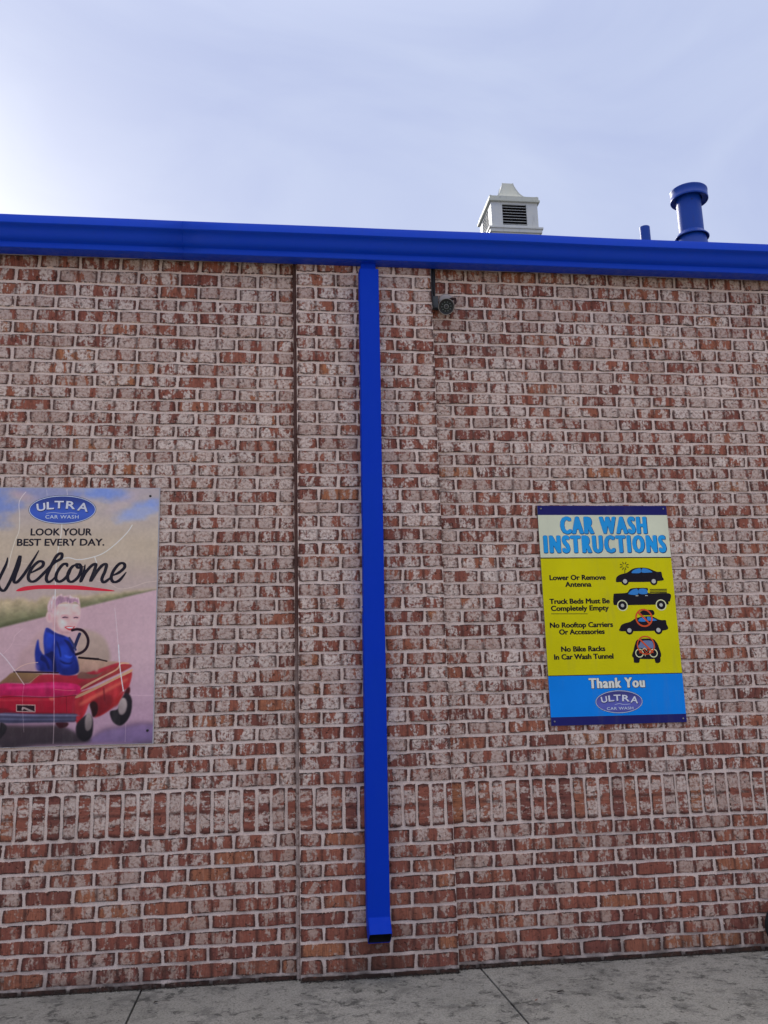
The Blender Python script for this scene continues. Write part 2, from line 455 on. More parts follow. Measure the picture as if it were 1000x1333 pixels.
# ------------------------------------------------------------------ outlines of the print on the boards (metres on the wall: x, z)
ART = [('shadow',(58,48,60),(88,66,84),14,[(-1.3648,1.1854),(-1.2589,1.1898),(-1.1086,1.1785),(-1.0207,1.1399),(-0.9621,1.1166),(-0.9061,1.1584),(-0.8194,1.1706),(-0.7541,1.1835),(-0.6731,1.1703),(-0.6709,1.09),(-0.8603,1.0955),(-1.1471,1.0932),(-1.3589,1.0888)]),('shadow2',(95,78,118),(112,92,132),10,[(-0.9621,1.1166),(-0.8985,1.151),(-0.8191,1.1633),(-0.7465,1.1745),(-0.6715,1.1666),(-0.6711,1.0973),(-0.9614,1.0985)]),('shadow3',(34,28,34),(44,36,40),9,[(-1.3644,1.1783),(-1.2227,1.178),(-1.1014,1.1783),(-1.0207,1.1399),(-0.9621,1.1166),(-0.9902,1.0993),(-1.2182,1.0953),(-1.359,1.0909)]),('halo',(122,108,92),(142,126,112),9,[(-1.034,1.6062),(-0.9828,1.613),(-0.9224,1.5818),(-0.8945,1.5284),(-0.8886,1.4681),(-0.9468,1.4542),(-1.0281,1.4707)]),('haloL',(140,112,118),(150,122,126),12,[(-1.3093,1.4464),(-1.2919,1.5203),(-1.2574,1.5496),(-1.2171,1.609),(-1.1733,1.6083),(-1.1642,1.4287),(-1.2932,1.4166)]),('interior',(92,62,52),(108,84,58),4,[(-1.3768,1.3801),(-1.3497,1.403),(-1.3152,1.4259),(-1.207,1.4178),(-1.1907,1.41),(-1.2407,1.3757),(-1.3337,1.3748),(-1.3759,1.3655)]),('seatback',(120,92,84),(150,122,108),3,[(-1.0362,1.4896),(-0.9773,1.481),(-0.9181,1.4701),(-0.8441,1.4627),(-0.8727,1.4378),(-0.9157,1.4088),(-0.9739,1.3989),(-1.0186,1.4221),(-1.0329,1.4149)]),('deckfar',(116,22,38),(138,38,50),2,[(-1.2406,1.3742),(-1.1993,1.4102),(-1.1199,1.4115),(-1.0398,1.4069),(-0.9748,1.4212),(-0.9169,1.4387),(-0.8441,1.4612),(-0.7995,1.4529),(-0.7945,1.4363),(-0.9146,1.379),(-1.0148,1.3354),(-1.0591,1.3526),(-1.2619,1.3703)]),('deckinner',(108,28,40),(128,48,46),3,[(-1.0374,1.3521),(-1.0023,1.3809),(-0.945,1.4094),(-0.8727,1.4378),(-0.8067,1.4478),(-0.7945,1.4378),(-0.9146,1.3805),(-1.0078,1.3396)]),('deck',(130,18,58),(156,26,78),3,[(-1.3764,1.3728),(-1.2548,1.3716),(-1.1399,1.3765),(-1.038,1.3654),(-1.0114,1.3404),(-1.0322,1.3166),(-1.1509,1.3091),(-1.2875,1.3167),(-1.3727,1.3129)]),('rear',(112,14,30),(132,20,40),2,[(-1.3728,1.3143),(-1.2874,1.3152),(-1.1508,1.3076),(-1.0357,1.3152),(-1.0185,1.2854),(-1.0261,1.198),(-1.1534,1.2159),(-1.3677,1.2323)]),('rearshade',(80,10,24),(96,14,28),3,[(-1.3697,1.2649),(-1.2978,1.2486),(-1.1545,1.2377),(-1.0319,1.2309),(-1.0305,1.1981),(-1.3671,1.2215)]),('side',(120,26,36),(148,42,46),2,[(-1.0327,1.3122),(-0.9427,1.35),(-0.8418,1.3961),(-0.7865,1.4174),(-0.7921,1.3615),(-0.8031,1.3395),(-0.8305,1.3238),(-0.8733,1.2525),(-0.9373,1.2161),(-0.9688,1.2769),(-0.9887,1.2335),(-1.0088,1.1961),(-1.0289,1.1945)]),('sidelow',(112,22,30),(140,34,36),5,[(-0.9388,1.2542),(-0.8744,1.2834),(-0.8176,1.3324),(-0.8375,1.2737),(-0.8731,1.2489),(-0.9358,1.2146),(-0.9481,1.2134)]),('trim',(142,104,84),(168,132,108),1.2,[(-1.0298,1.3136),(-0.9428,1.353),(-0.8421,1.4028),(-0.7876,1.4286),(-0.7865,1.4166),(-0.8402,1.3909),(-0.9409,1.3411),(-1.0279,1.3018)]),('rail',(150,110,92),(164,126,106),1.2,[(-1.0151,1.3405),(-1.0013,1.3572),(-0.9298,1.3942),(-0.8578,1.4315),(-0.8404,1.4597),(-0.8071,1.4605),(-0.7995,1.4529),(-0.8364,1.4521),(-0.8517,1.4269),(-0.9237,1.3881),(-0.9979,1.3475)]),('sideshade',(70,14,22),(96,20,28),5,[(-0.9688,1.2769),(-0.9409,1.3056),(-0.8754,1.3115),(-0.8735,1.2599),(-0.9089,1.2314),(-0.9358,1.216),(-0.9342,1.2467),(-0.9468,1.2727)]),('sidehi',(176,86,72),(182,94,78),5,[(-1.0125,1.2816),(-0.9415,1.3204),(-0.8553,1.3629),(-0.8047,1.3879),(-0.8058,1.3767),(-0.8548,1.348),(-0.9336,1.3055),(-1.0082,1.2669)]),('sideline',(78,14,22),(84,18,26),1.5,[(-0.9131,1.3419),(-0.9088,1.3433),(-0.9024,1.29),(-0.9067,1.2886)]),('deckhi',(186,44,104),(190,52,112),6,[(-1.3327,1.3587),(-1.2327,1.3608),(-1.1391,1.3617),(-1.0591,1.3526),(-1.0588,1.3452),(-1.1459,1.3516),(-1.2393,1.3507),(-1.3321,1.3484)]),('rearhi',(150,40,52),(156,46,58),4,[(-1.3649,1.3025),(-1.1576,1.299),(-1.1573,1.2932),(-1.3645,1.296)]),('seatshade',(84,56,52),(96,66,60),4,[(-1.0186,1.4221),(-0.9743,1.41),(-0.9377,1.4093),(-0.9162,1.42),(-0.9445,1.3945),(-1.0026,1.3883),(-1.0321,1.3964)]),('blanket',(136,106,98),(150,120,108),6,[(-1.0062,1.4718),(-0.9473,1.4647),(-0.9389,1.4391),(-0.9453,1.4169),(-0.9606,1.4321),(-0.9748,1.4212),(-0.9902,1.4401),(-1.0082,1.433)]),('hubring',(150,140,142),(168,158,160),1.5,[(-0.9811,1.2245),(-0.974,1.2287),(-0.9663,1.2168),(-0.9658,1.2052),(-0.9749,1.2141)]),('hubdark',(50,44,48),(60,52,56),2,[(-0.9826,1.1751),(-0.9735,1.1821),(-0.9602,1.1744),(-0.9696,1.1566),(-0.9798,1.1605)]),('hub2dark',(70,60,64),(80,70,74),2,[(-0.835,1.2442),(-0.8236,1.2513),(-0.8102,1.2436),(-0.8199,1.2277),(-0.8317,1.2309)]),('arch',(30,12,16),(40,18,20),2,[(-0.9715,1.2711),(-0.9546,1.2854),(-0.9382,1.2747),(-0.9327,1.2467),(-0.9404,1.2205),(-0.9553,1.2136),(-0.9629,1.2401)]),('arch2',(44,14,18),(60,20,24),2,[(-0.8171,1.3175),(-0.8061,1.3395),(-0.793,1.3467),(-0.7908,1.3229),(-0.8021,1.3098)]),('tyre',(20,17,22),(34,28,34),1.5,[(-1.0255,1.1835),(-1.0091,1.2048),(-0.9775,1.2259),(-0.9574,1.2108),(-0.9515,1.1742),(-0.9555,1.1308),(-0.9705,1.111),(-0.9941,1.1059),(-1.0163,1.1217),(-1.0284,1.151)]),('hub',(84,74,78),(122,110,112),2,[(-0.9878,1.2116),(-0.9778,1.2332),(-0.9652,1.2256),(-0.9568,1.1962),(-0.9599,1.1672),(-0.9722,1.1516),(-0.984,1.157),(-0.9894,1.1825)]),('tyre2',(20,17,22),(32,26,32),1.5,[(-0.8771,1.2379),(-0.8439,1.2474),(-0.8293,1.2883),(-0.8134,1.3175),(-0.7949,1.3141),(-0.7808,1.2871),(-0.7809,1.2429),(-0.7914,1.2064),(-0.8124,1.1792),(-0.8354,1.1711),(-0.8607,1.1863),(-0.8747,1.2115)]),('hub2',(100,88,92),(150,136,138),2,[(-0.8426,1.2518),(-0.8363,1.2811),(-0.8237,1.297),(-0.8088,1.2907),(-0.8021,1.2655),(-0.807,1.2362),(-0.8211,1.2204),(-0.8358,1.2252)]),('tyre3',(20,17,22),(30,25,30),2,[(-1.3657,1.1998),(-1.3441,1.1921),(-1.3347,1.1774),(-1.3391,1.156),(-1.352,1.1364),(-1.3615,1.1309)]),('under',(38,14,20),(50,16,24),3,[(-1.12,1.1933),(-1.0661,1.1918),(-1.0689,1.1738),(-1.1009,1.1674)]),('bumper',(42,42,62),(58,56,78),1.5,[(-1.3683,1.2417),(-1.2258,1.2352),(-1.0391,1.2304),(-1.03,1.2199),(-1.0334,1.1982),(-1.0518,1.1929),(-1.2236,1.1946),(-1.3657,1.1998)]),('bumperhi',(92,90,118),(100,96,122),1.5,[(-1.3681,1.2388),(-1.2256,1.2308),(-1.0353,1.2245),(-1.0329,1.22),(-1.2253,1.225),(-1.3677,1.2323)]),('bumperhi2',(70,70,98),(74,74,100),2,[(-1.3669,1.2186),(-1.2246,1.212),(-1.0453,1.2072),(-1.0379,1.2041),(-1.2243,1.2062),(-1.3665,1.2128)]),('plateframe',(140,110,112),(150,120,118),0.8,[(-1.2996,1.2791),(-1.2137,1.2756),(-1.2119,1.2413),(-1.2976,1.2457)]),('plate',(26,14,20),(34,20,26),0.8,[(-1.2958,1.2754),(-1.2171,1.272),(-1.2157,1.2451),(-1.2943,1.2492)]),('platemark',(120,104,108),(130,110,112),1,[(-1.2737,1.2625),(-1.2632,1.2659),(-1.2339,1.2528),(-1.2178,1.2451),(-1.2408,1.2472),(-1.2627,1.2579),(-1.2708,1.2494)]),('latch',(150,60,60),(160,80,70),1.5,[(-1.1544,1.3077),(-1.1328,1.3058),(-1.1342,1.2919),(-1.1502,1.2945)]),('jacket',(18,26,86),(28,44,138),2.5,[(-1.1859,1.6251),(-1.1742,1.6264),(-1.1441,1.6079),(-1.0919,1.5875),(-1.0692,1.5728),(-1.057,1.5462),(-1.0506,1.516),(-1.0357,1.4783),(-1.0267,1.4409),(-1.0301,1.4171),(-1.0616,1.4059),(-1.1016,1.4082),(-1.1313,1.4221),(-1.2076,1.4296),(-1.2226,1.467),(-1.2293,1.5117),(-1.2245,1.5565),(-1.2167,1.5751),(-1.2087,1.5338),(-1.196,1.5111),(-1.1854,1.5035),(-1.1925,1.556),(-1.193,1.5935)]),('jacketdark',(12,14,52),(16,20,70),4,[(-1.1469,1.5177),(-1.1338,1.4727),(-1.128,1.428),(-1.1423,1.4246),(-1.1505,1.473),(-1.1825,1.5034),(-1.1684,1.5106)]),('jacketdark2',(14,18,60),(18,24,74),3,[(-1.1022,1.5733),(-1.076,1.5616),(-1.0564,1.5312),(-1.047,1.501),(-1.063,1.5163),(-1.0827,1.5466)]),('sleevehi',(34,58,160),(36,62,168),7,[(-1.1331,1.5325),(-1.0973,1.5469),(-1.0736,1.509),(-1.0639,1.4565),(-1.0923,1.4421),(-1.1196,1.4799)]),('backhi',(30,54,152),(34,58,160),7,[(-1.1839,1.6009),(-1.1583,1.6005),(-1.1492,1.5628),(-1.1622,1.533),(-1.1812,1.5483)]),('fold1',(14,20,70),(18,26,84),2.5,[(-1.1382,1.5626),(-1.1334,1.5685),(-1.117,1.5322),(-1.1094,1.4946),(-1.1152,1.4933),(-1.1241,1.5286)]),('fold2',(14,20,70),(18,26,84),2.5,[(-1.116,1.4798),(-1.0936,1.4682),(-1.0715,1.4641),(-1.0573,1.4713),(-1.064,1.458),(-1.0931,1.4585),(-1.1141,1.4709)]),('fold3',(40,66,170),(44,70,178),3,[(-1.0952,1.5019),(-1.0729,1.494),(-1.0584,1.4967),(-1.0652,1.4849),(-1.0872,1.4883)]),('fold4',(14,18,64),(18,22,76),2.5,[(-1.2031,1.4815),(-1.1956,1.5037),(-1.1741,1.4809),(-1.1577,1.4434),(-1.1646,1.4362),(-1.1806,1.4662)]),('collar',(22,30,92),(30,40,110),2,[(-1.1858,1.6236),(-1.1742,1.6264),(-1.1403,1.6048),(-1.0994,1.5906),(-1.1019,1.5831),(-1.1434,1.5943),(-1.1733,1.6083),(-1.1821,1.6084)]),('haze_coat',(80,70,130),(110,90,140),6,[(-1.2251,1.4596),(-1.209,1.4556),(-1.2047,1.4295),(-1.2193,1.4328)]),('neck',(168,132,140),(180,146,150),3,[(-1.1489,1.6306),(-1.0855,1.607),(-1.0809,1.5873),(-1.1442,1.6094)]),('head',(166,132,138),(188,156,156),2.5,[(-1.1585,1.7219),(-1.1432,1.7386),(-1.0918,1.7426),(-1.0413,1.7374),(-1.0312,1.7089),(-1.0339,1.6708),(-1.0444,1.6405),(-1.0601,1.6142),(-1.0852,1.6009),(-1.1146,1.6029),(-1.1387,1.6169),(-1.1528,1.6367),(-1.1573,1.6535),(-1.1772,1.6552),(-1.1872,1.6804),(-1.1839,1.7009),(-1.1697,1.7106)]),('earin',(172,126,136),(180,134,142),2.5,[(-1.1805,1.6917),(-1.169,1.6961),(-1.1634,1.6725),(-1.1702,1.6612),(-1.1781,1.6727)]),('hair',(160,130,140),(178,150,156),3,[(-1.1691,1.6992),(-1.1813,1.707),(-1.1828,1.7375),(-1.1724,1.7642),(-1.1585,1.7801),(-1.145,1.7754),(-1.1234,1.7874),(-1.1082,1.7781),(-1.0863,1.784),(-1.071,1.7731),(-1.0472,1.7697),(-1.0409,1.762),(-1.0335,1.7281),(-1.0397,1.7359),(-1.0552,1.7498),(-1.077,1.7424),(-1.1068,1.7473),(-1.1359,1.74),(-1.1501,1.7295),(-1.1556,1.6914),(-1.1633,1.6991)]),('hairdark',(120,92,112),(136,106,124),2.5,[(-1.1476,1.7524),(-1.1411,1.7715),(-1.1267,1.7783),(-1.1138,1.772),(-1.1007,1.7749),(-1.0856,1.7686),(-1.0633,1.7653),(-1.0453,1.7605),(-1.043,1.742),(-1.0583,1.7529),(-1.0771,1.7439),(-1.0996,1.7519),(-1.1178,1.7459),(-1.1358,1.737),(-1.1438,1.7218)]),('cheek',(196,158,160),(206,172,172),8,[(-1.1397,1.6684),(-1.11,1.6604),(-1.1049,1.63),(-1.1265,1.6227),(-1.1421,1.6419)]),('faceshade',(142,108,118),(156,122,130),6,[(-1.1566,1.6838),(-1.144,1.6799),(-1.1342,1.6456),(-1.1078,1.6134),(-1.0855,1.607),(-1.0998,1.5997),(-1.122,1.6045),(-1.1448,1.623),(-1.1562,1.6459)]),('temple',(160,128,136),(168,136,142),5,[(-1.156,1.7295),(-1.1429,1.7332),(-1.1394,1.6912),(-1.1476,1.6799),(-1.1559,1.699)]),('eyesock1',(158,122,130),(162,128,136),3.5,[(-1.12,1.6849),(-1.104,1.6877),(-1.0846,1.6829),(-1.084,1.6707),(-1.1015,1.6679),(-1.1164,1.6711)]),('eyesock2',(158,122,130),(162,128,136),3.5,[(-1.0669,1.6827),(-1.0523,1.6855),(-1.0374,1.6823),(-1.0368,1.6701),(-1.0515,1.6672),(-1.0633,1.6689)]),('cheek2',(206,160,164),(210,166,168),6,[(-1.1136,1.6589),(-1.0953,1.6602),(-1.0872,1.6449),(-1.1015,1.636),(-1.1136,1.6438)]),('chin',(150,116,124),(156,122,130),3,[(-1.0966,1.6102),(-1.0782,1.6084),(-1.0623,1.6142),(-1.0707,1.6037),(-1.0889,1.601)]),('brow1',(150,116,120),(156,120,124),2,[(-1.1151,1.6894),(-1.0892,1.6875),(-1.0891,1.6845),(-1.1141,1.6848)]),('eye1',(62,42,56),(66,46,60),1.2,[(-1.1137,1.6772),(-1.1022,1.6808),(-1.0887,1.6768),(-1.0871,1.6738),(-1.1004,1.6747),(-1.1106,1.6733)]),('eye2',(62,42,56),(66,46,60),1.2,[(-1.0621,1.675),(-1.052,1.6787),(-1.0415,1.6762),(-1.0414,1.6724),(-1.0517,1.6733),(-1.059,1.6719)]),('nose',(172,132,138),(178,138,144),2.5,[(-1.0729,1.6523),(-1.062,1.6552),(-1.0521,1.649),(-1.0608,1.6445),(-1.0697,1.6462)]),('mouth',(150,52,62),(160,60,70),1.2,[(-1.1013,1.6314),(-1.0795,1.6357),(-1.0609,1.6324),(-1.053,1.6353),(-1.0604,1.6202),(-1.0748,1.6144),(-1.0898,1.6207)]),('teeth',(220,200,200),(224,204,204),1.2,[(-1.0924,1.6298),(-1.0778,1.6311),(-1.0615,1.6294),(-1.068,1.6249),(-1.0827,1.6251)])]
STR = [((26,14,24),0.0127,1.0,[(-1.0653,1.6158),(-1.042,1.62),(-1.0159,1.612),(-0.9964,1.5867),(-0.9901,1.5587),(-0.9977,1.5302),(-1.0167,1.5117),(-1.0426,1.5024)]),((44,26,34),0.0037,1.0,[(-1.0604,1.6202),(-1.0348,1.6229),(-1.0107,1.6119),(-0.9927,1.5867)]),((28,30,62),0.0149,1.0,[(-1.0307,1.5971),(-1.0412,1.5685),(-1.0514,1.5348)]),((40,44,80),0.0089,1.0,[(-1.0769,1.5804),(-1.0572,1.55),(-1.045,1.5235)]),((18,10,16),0.0097,1.0,[(-1.0288,1.4872),(-0.9847,1.4826),(-0.9405,1.4781)]),((30,16,20),0.0067,1.0,[(-0.9405,1.4781),(-0.9018,1.4683)]),((34,16,30),0.0074,1.0,[(-1.3168,1.4274),(-1.2361,1.4243),(-1.1638,1.4213),(-1.1203,1.4189)]),((176,144,134),0.003,0.9,[(-1.3156,1.4318),(-1.288,1.4519),(-1.2527,1.4646),(-1.2132,1.4683)]),((150,110,92),0.0022,0.8,[(-1.2443,1.3773),(-1.2065,1.4089)]),((60,8,20),0.003,0.8,[(-1.3727,1.3129),(-1.2873,1.3138),(-1.1544,1.307),(-1.0356,1.3138)]),((70,10,22),0.0022,0.8,[(-1.0773,1.3074),(-1.0725,1.2356)]),((190,120,110),0.0022,0.6,[(-1.131,1.3431),(-1.0729,1.3367),(-1.0367,1.3373)]),((214,190,200),0.0022,0.55,[(-1.1524,1.8062),(-1.1479,1.7142),(-1.1456,1.6079),(-1.1425,1.5177),(-1.1403,1.4134),(-1.133,1.3102),(-1.1276,1.2007),(-1.1261,1.0997)]),((214,190,200),0.0026,0.7,[(-1.3852,1.516),(-1.3545,1.4843),(-1.3196,1.4392),(-1.2689,1.3682)]),((214,190,200),0.0016,0.5,[(-1.3277,1.5769),(-1.3215,1.5955),(-1.2906,1.6251)]),((214,190,200),0.0015,0.4,[(-1.3705,1.5105),(-1.3435,1.5398),(-1.324,1.5768)]),((220,200,206),0.0015,0.5,[(-1.2689,1.3682),(-1.273,1.3134),(-1.2675,1.2406),(-1.2583,1.1538)]),((235,215,220),0.0041,0.85,[(-0.8507,1.5427),(-0.8468,1.4974),(-0.8423,1.4522),(-0.8328,1.3922),(-0.8211,1.3287)]),((214,194,200),0.0019,0.6,[(-0.874,1.7186),(-0.8638,1.6418),(-0.8521,1.5428)]),((214,194,200),0.0016,0.5,[(-0.805,1.1775),(-0.8052,1.0975)]),((214,194,200),0.0015,0.5,[(-0.7837,1.3094),(-0.721,1.3057),(-0.6768,1.3069)]),((214,190,200),0.0013,0.3,[(-1.3445,1.557),(-1.2865,1.5515),(-1.232,1.5476)]),((200,186,186),0.0026,0.7,[(-1.313,2.2856),(-1.3402,2.2375),(-1.3346,2.1658),(-1.3335,2.0946),(-1.3478,2.0475),(-1.3626,1.985),(-1.3731,1.9152)]),((205,190,190),0.0034,0.75,[(-1.1363,2.1341),(-1.1385,2.0706),(-1.1474,2.0076),(-1.1533,1.945),(-1.154,1.8828),(-1.1503,1.764)]),((200,186,186),0.0019,0.5,[(-1.2159,2.2981),(-1.213,2.2699)]),((200,186,186),0.0022,0.6,[(-1.1215,2.2985),(-1.1175,2.2622),(-1.1198,2.214),(-1.129,2.1381)]),((214,202,198),0.0037,0.75,[(-1.1242,1.9589),(-1.0945,1.9619),(-1.053,1.9523),(-0.9972,1.9614),(-0.9379,1.9832),(-0.8792,2.0304),(-0.8279,2.086),(-0.8062,2.122)]),((214,202,198),0.0037,0.75,[(-0.9763,1.9637),(-0.9662,1.9361)]),((200,186,180),0.0019,0.5,[(-0.9627,1.8502),(-0.9022,1.8342),(-0.8563,1.8104),(-0.7964,1.8177),(-0.7366,1.839),(-0.6837,1.8456)]),((200,186,180),0.0016,0.45,[(-1.3195,1.9397),(-1.286,1.9341)]),((200,186,180),0.0015,0.4,[(-0.9518,1.9517),(-0.9054,1.9201),(-0.8448,1.9119)])]
WELCOME = [[(-1.3775,1.9649),(-1.3828,1.9308),(-1.4057,1.873),(-1.4142,1.8462),(-1.4036,1.8155),(-1.3827,1.8077),(-1.3617,1.8458),(-1.3396,1.9073),(-1.322,1.9708),(-1.3241,1.9304),(-1.3398,1.8725),(-1.3413,1.8487),(-1.3266,1.847),(-1.2979,1.8838),(-1.261,1.9495),(-1.2362,1.9986)],[(-1.2817,1.8837),(-1.2509,1.8989),(-1.2173,1.9205),(-1.2139,1.9407),(-1.2348,1.9439),(-1.2628,1.9145),(-1.2784,1.8759),(-1.2696,1.8512),(-1.2432,1.8525),(-1.204,1.8924),(-1.1641,1.9373),(-1.1317,1.959),(-1.1313,1.9824),(-1.1531,1.9716),(-1.18,1.914),(-1.1954,1.8676),(-1.1869,1.8459),(-1.1667,1.855),(-1.1488,1.8827)],[(-1.1014,1.9166),(-1.1066,1.9322),(-1.1256,1.9261),(-1.1477,1.8905),(-1.1505,1.8579),(-1.1322,1.847),(-1.105,1.8669),(-1.0815,1.9056)],[(-1.0573,1.9304),(-1.0791,1.918),(-1.097,1.8855),(-1.094,1.8528),(-1.0744,1.8465),(-1.0486,1.8695),(-1.0368,1.9053),(-1.0437,1.9272),(-1.0602,1.9288),(-1.0505,1.9132),(-1.0254,1.9193)],[(-1.0198,1.9286),(-1.0243,1.8935),(-1.0372,1.8462),(-1.0167,1.8895),(-0.9882,1.9237),(-0.9704,1.9299),(-0.9739,1.9049),(-0.9911,1.8489),(-0.9644,1.8931),(-0.9387,1.925),(-0.9207,1.928),(-0.9256,1.8967),(-0.9391,1.8594),(-0.9295,1.8422),(-0.9061,1.8575),(-0.8887,1.8761)],[(-0.8916,1.873),(-0.8591,1.89),(-0.8358,1.9134),(-0.8394,1.9322),(-0.8605,1.9308),(-0.8851,1.8996),(-0.8958,1.8653),(-0.8845,1.8433),(-0.8577,1.8509),(-0.826,1.8913)]]
WW = 0.0101
UNDER = [(-1.3301,1.8056),(-1.3125,1.8177),(-1.28,1.8266),(-1.2141,1.8314),(-1.1255,1.8307),(-1.0512,1.8277),(-0.9763,1.8177),(-0.9162,1.8094),(-0.8785,1.8013),(-0.8934,1.7984),(-0.9608,1.8021),(-1.0503,1.8076),(-1.1394,1.8115),(-1.2279,1.8123),(-1.2789,1.8067),(-1.3153,1.8024)]
LOGO_L = (-1.1371,2.1979,0.1582,0.07205)
LT_L = [('U',-1.2376,2.2101,0.0405,0.0375,8),('L',-1.1949,2.2178,0.0338,0.0369,4),('T',-1.1542,2.2228,0.0437,0.0369,0),('R',-1.0989,2.2204,0.0454,0.0385,-4),('A',-1.041,2.211,0.0515,0.0417,-9)]
TX_L = [('LOOK YOUR',-1.1373,2.088,0.2848,0.0349),('BEST EVERY DAY.',-1.1368,2.0375,0.4059,0.0346)]
CW_L = ('CAR WASH',-1.1375,2.162,0.155,0.0175)
SW_L = [(-1.2136,2.1786),(-1.18,2.1835),(-1.1347,2.1787),(-1.0972,2.182),(-1.0668,2.1788)]
HEAD = [('CAR WASH',1.5778,2.1197,0.4669,0.0898),('INSTRUCTIONS',1.5782,2.0204,0.6576,0.0905)]
BODY = [('Lower Or Remove',1.4176,1.8472,0.2974,0.0257),('Antenna',1.4184,1.8122,0.1392,0.0255),('Truck Beds Must Be',1.4193,1.7262,0.317,0.0253),('Completely Empty',1.4182,1.6873,0.3049,0.0318),('No Rooftop Carriers',1.42,1.6061,0.3307,0.026),('Or Accessories',1.4194,1.5714,0.2387,0.0249),('No Bike Racks',1.4196,1.4859,0.2301,0.0257),('In Car Wash Tunnel',1.4203,1.4474,0.3092,0.0293)]
THANK = ('Thank You',1.5808,1.3148,0.2916,0.0508)
LOGO_R = (1.5847,1.2216,0.12325,0.05685)
LT_R = [('U',1.5078,1.234,0.0317,0.0299,8),('L',1.5444,1.239,0.0293,0.0299,4),('T',1.576,1.2413,0.0366,0.03,0),('R',1.6208,1.238,0.039,0.0315,-4),('A',1.6645,1.2302,0.04,0.033,-9)]
CW_R = ('CAR WASH',1.5868,1.1894,0.1366,0.0135)
SW_R = [(1.5596,1.2072),(1.5839,1.2126),(1.6074,1.2076),(1.6435,1.2097)]
UL = [(1.2661,1.6649),(1.456,1.6625),(1.4557,1.6597),(1.2659,1.6621)]
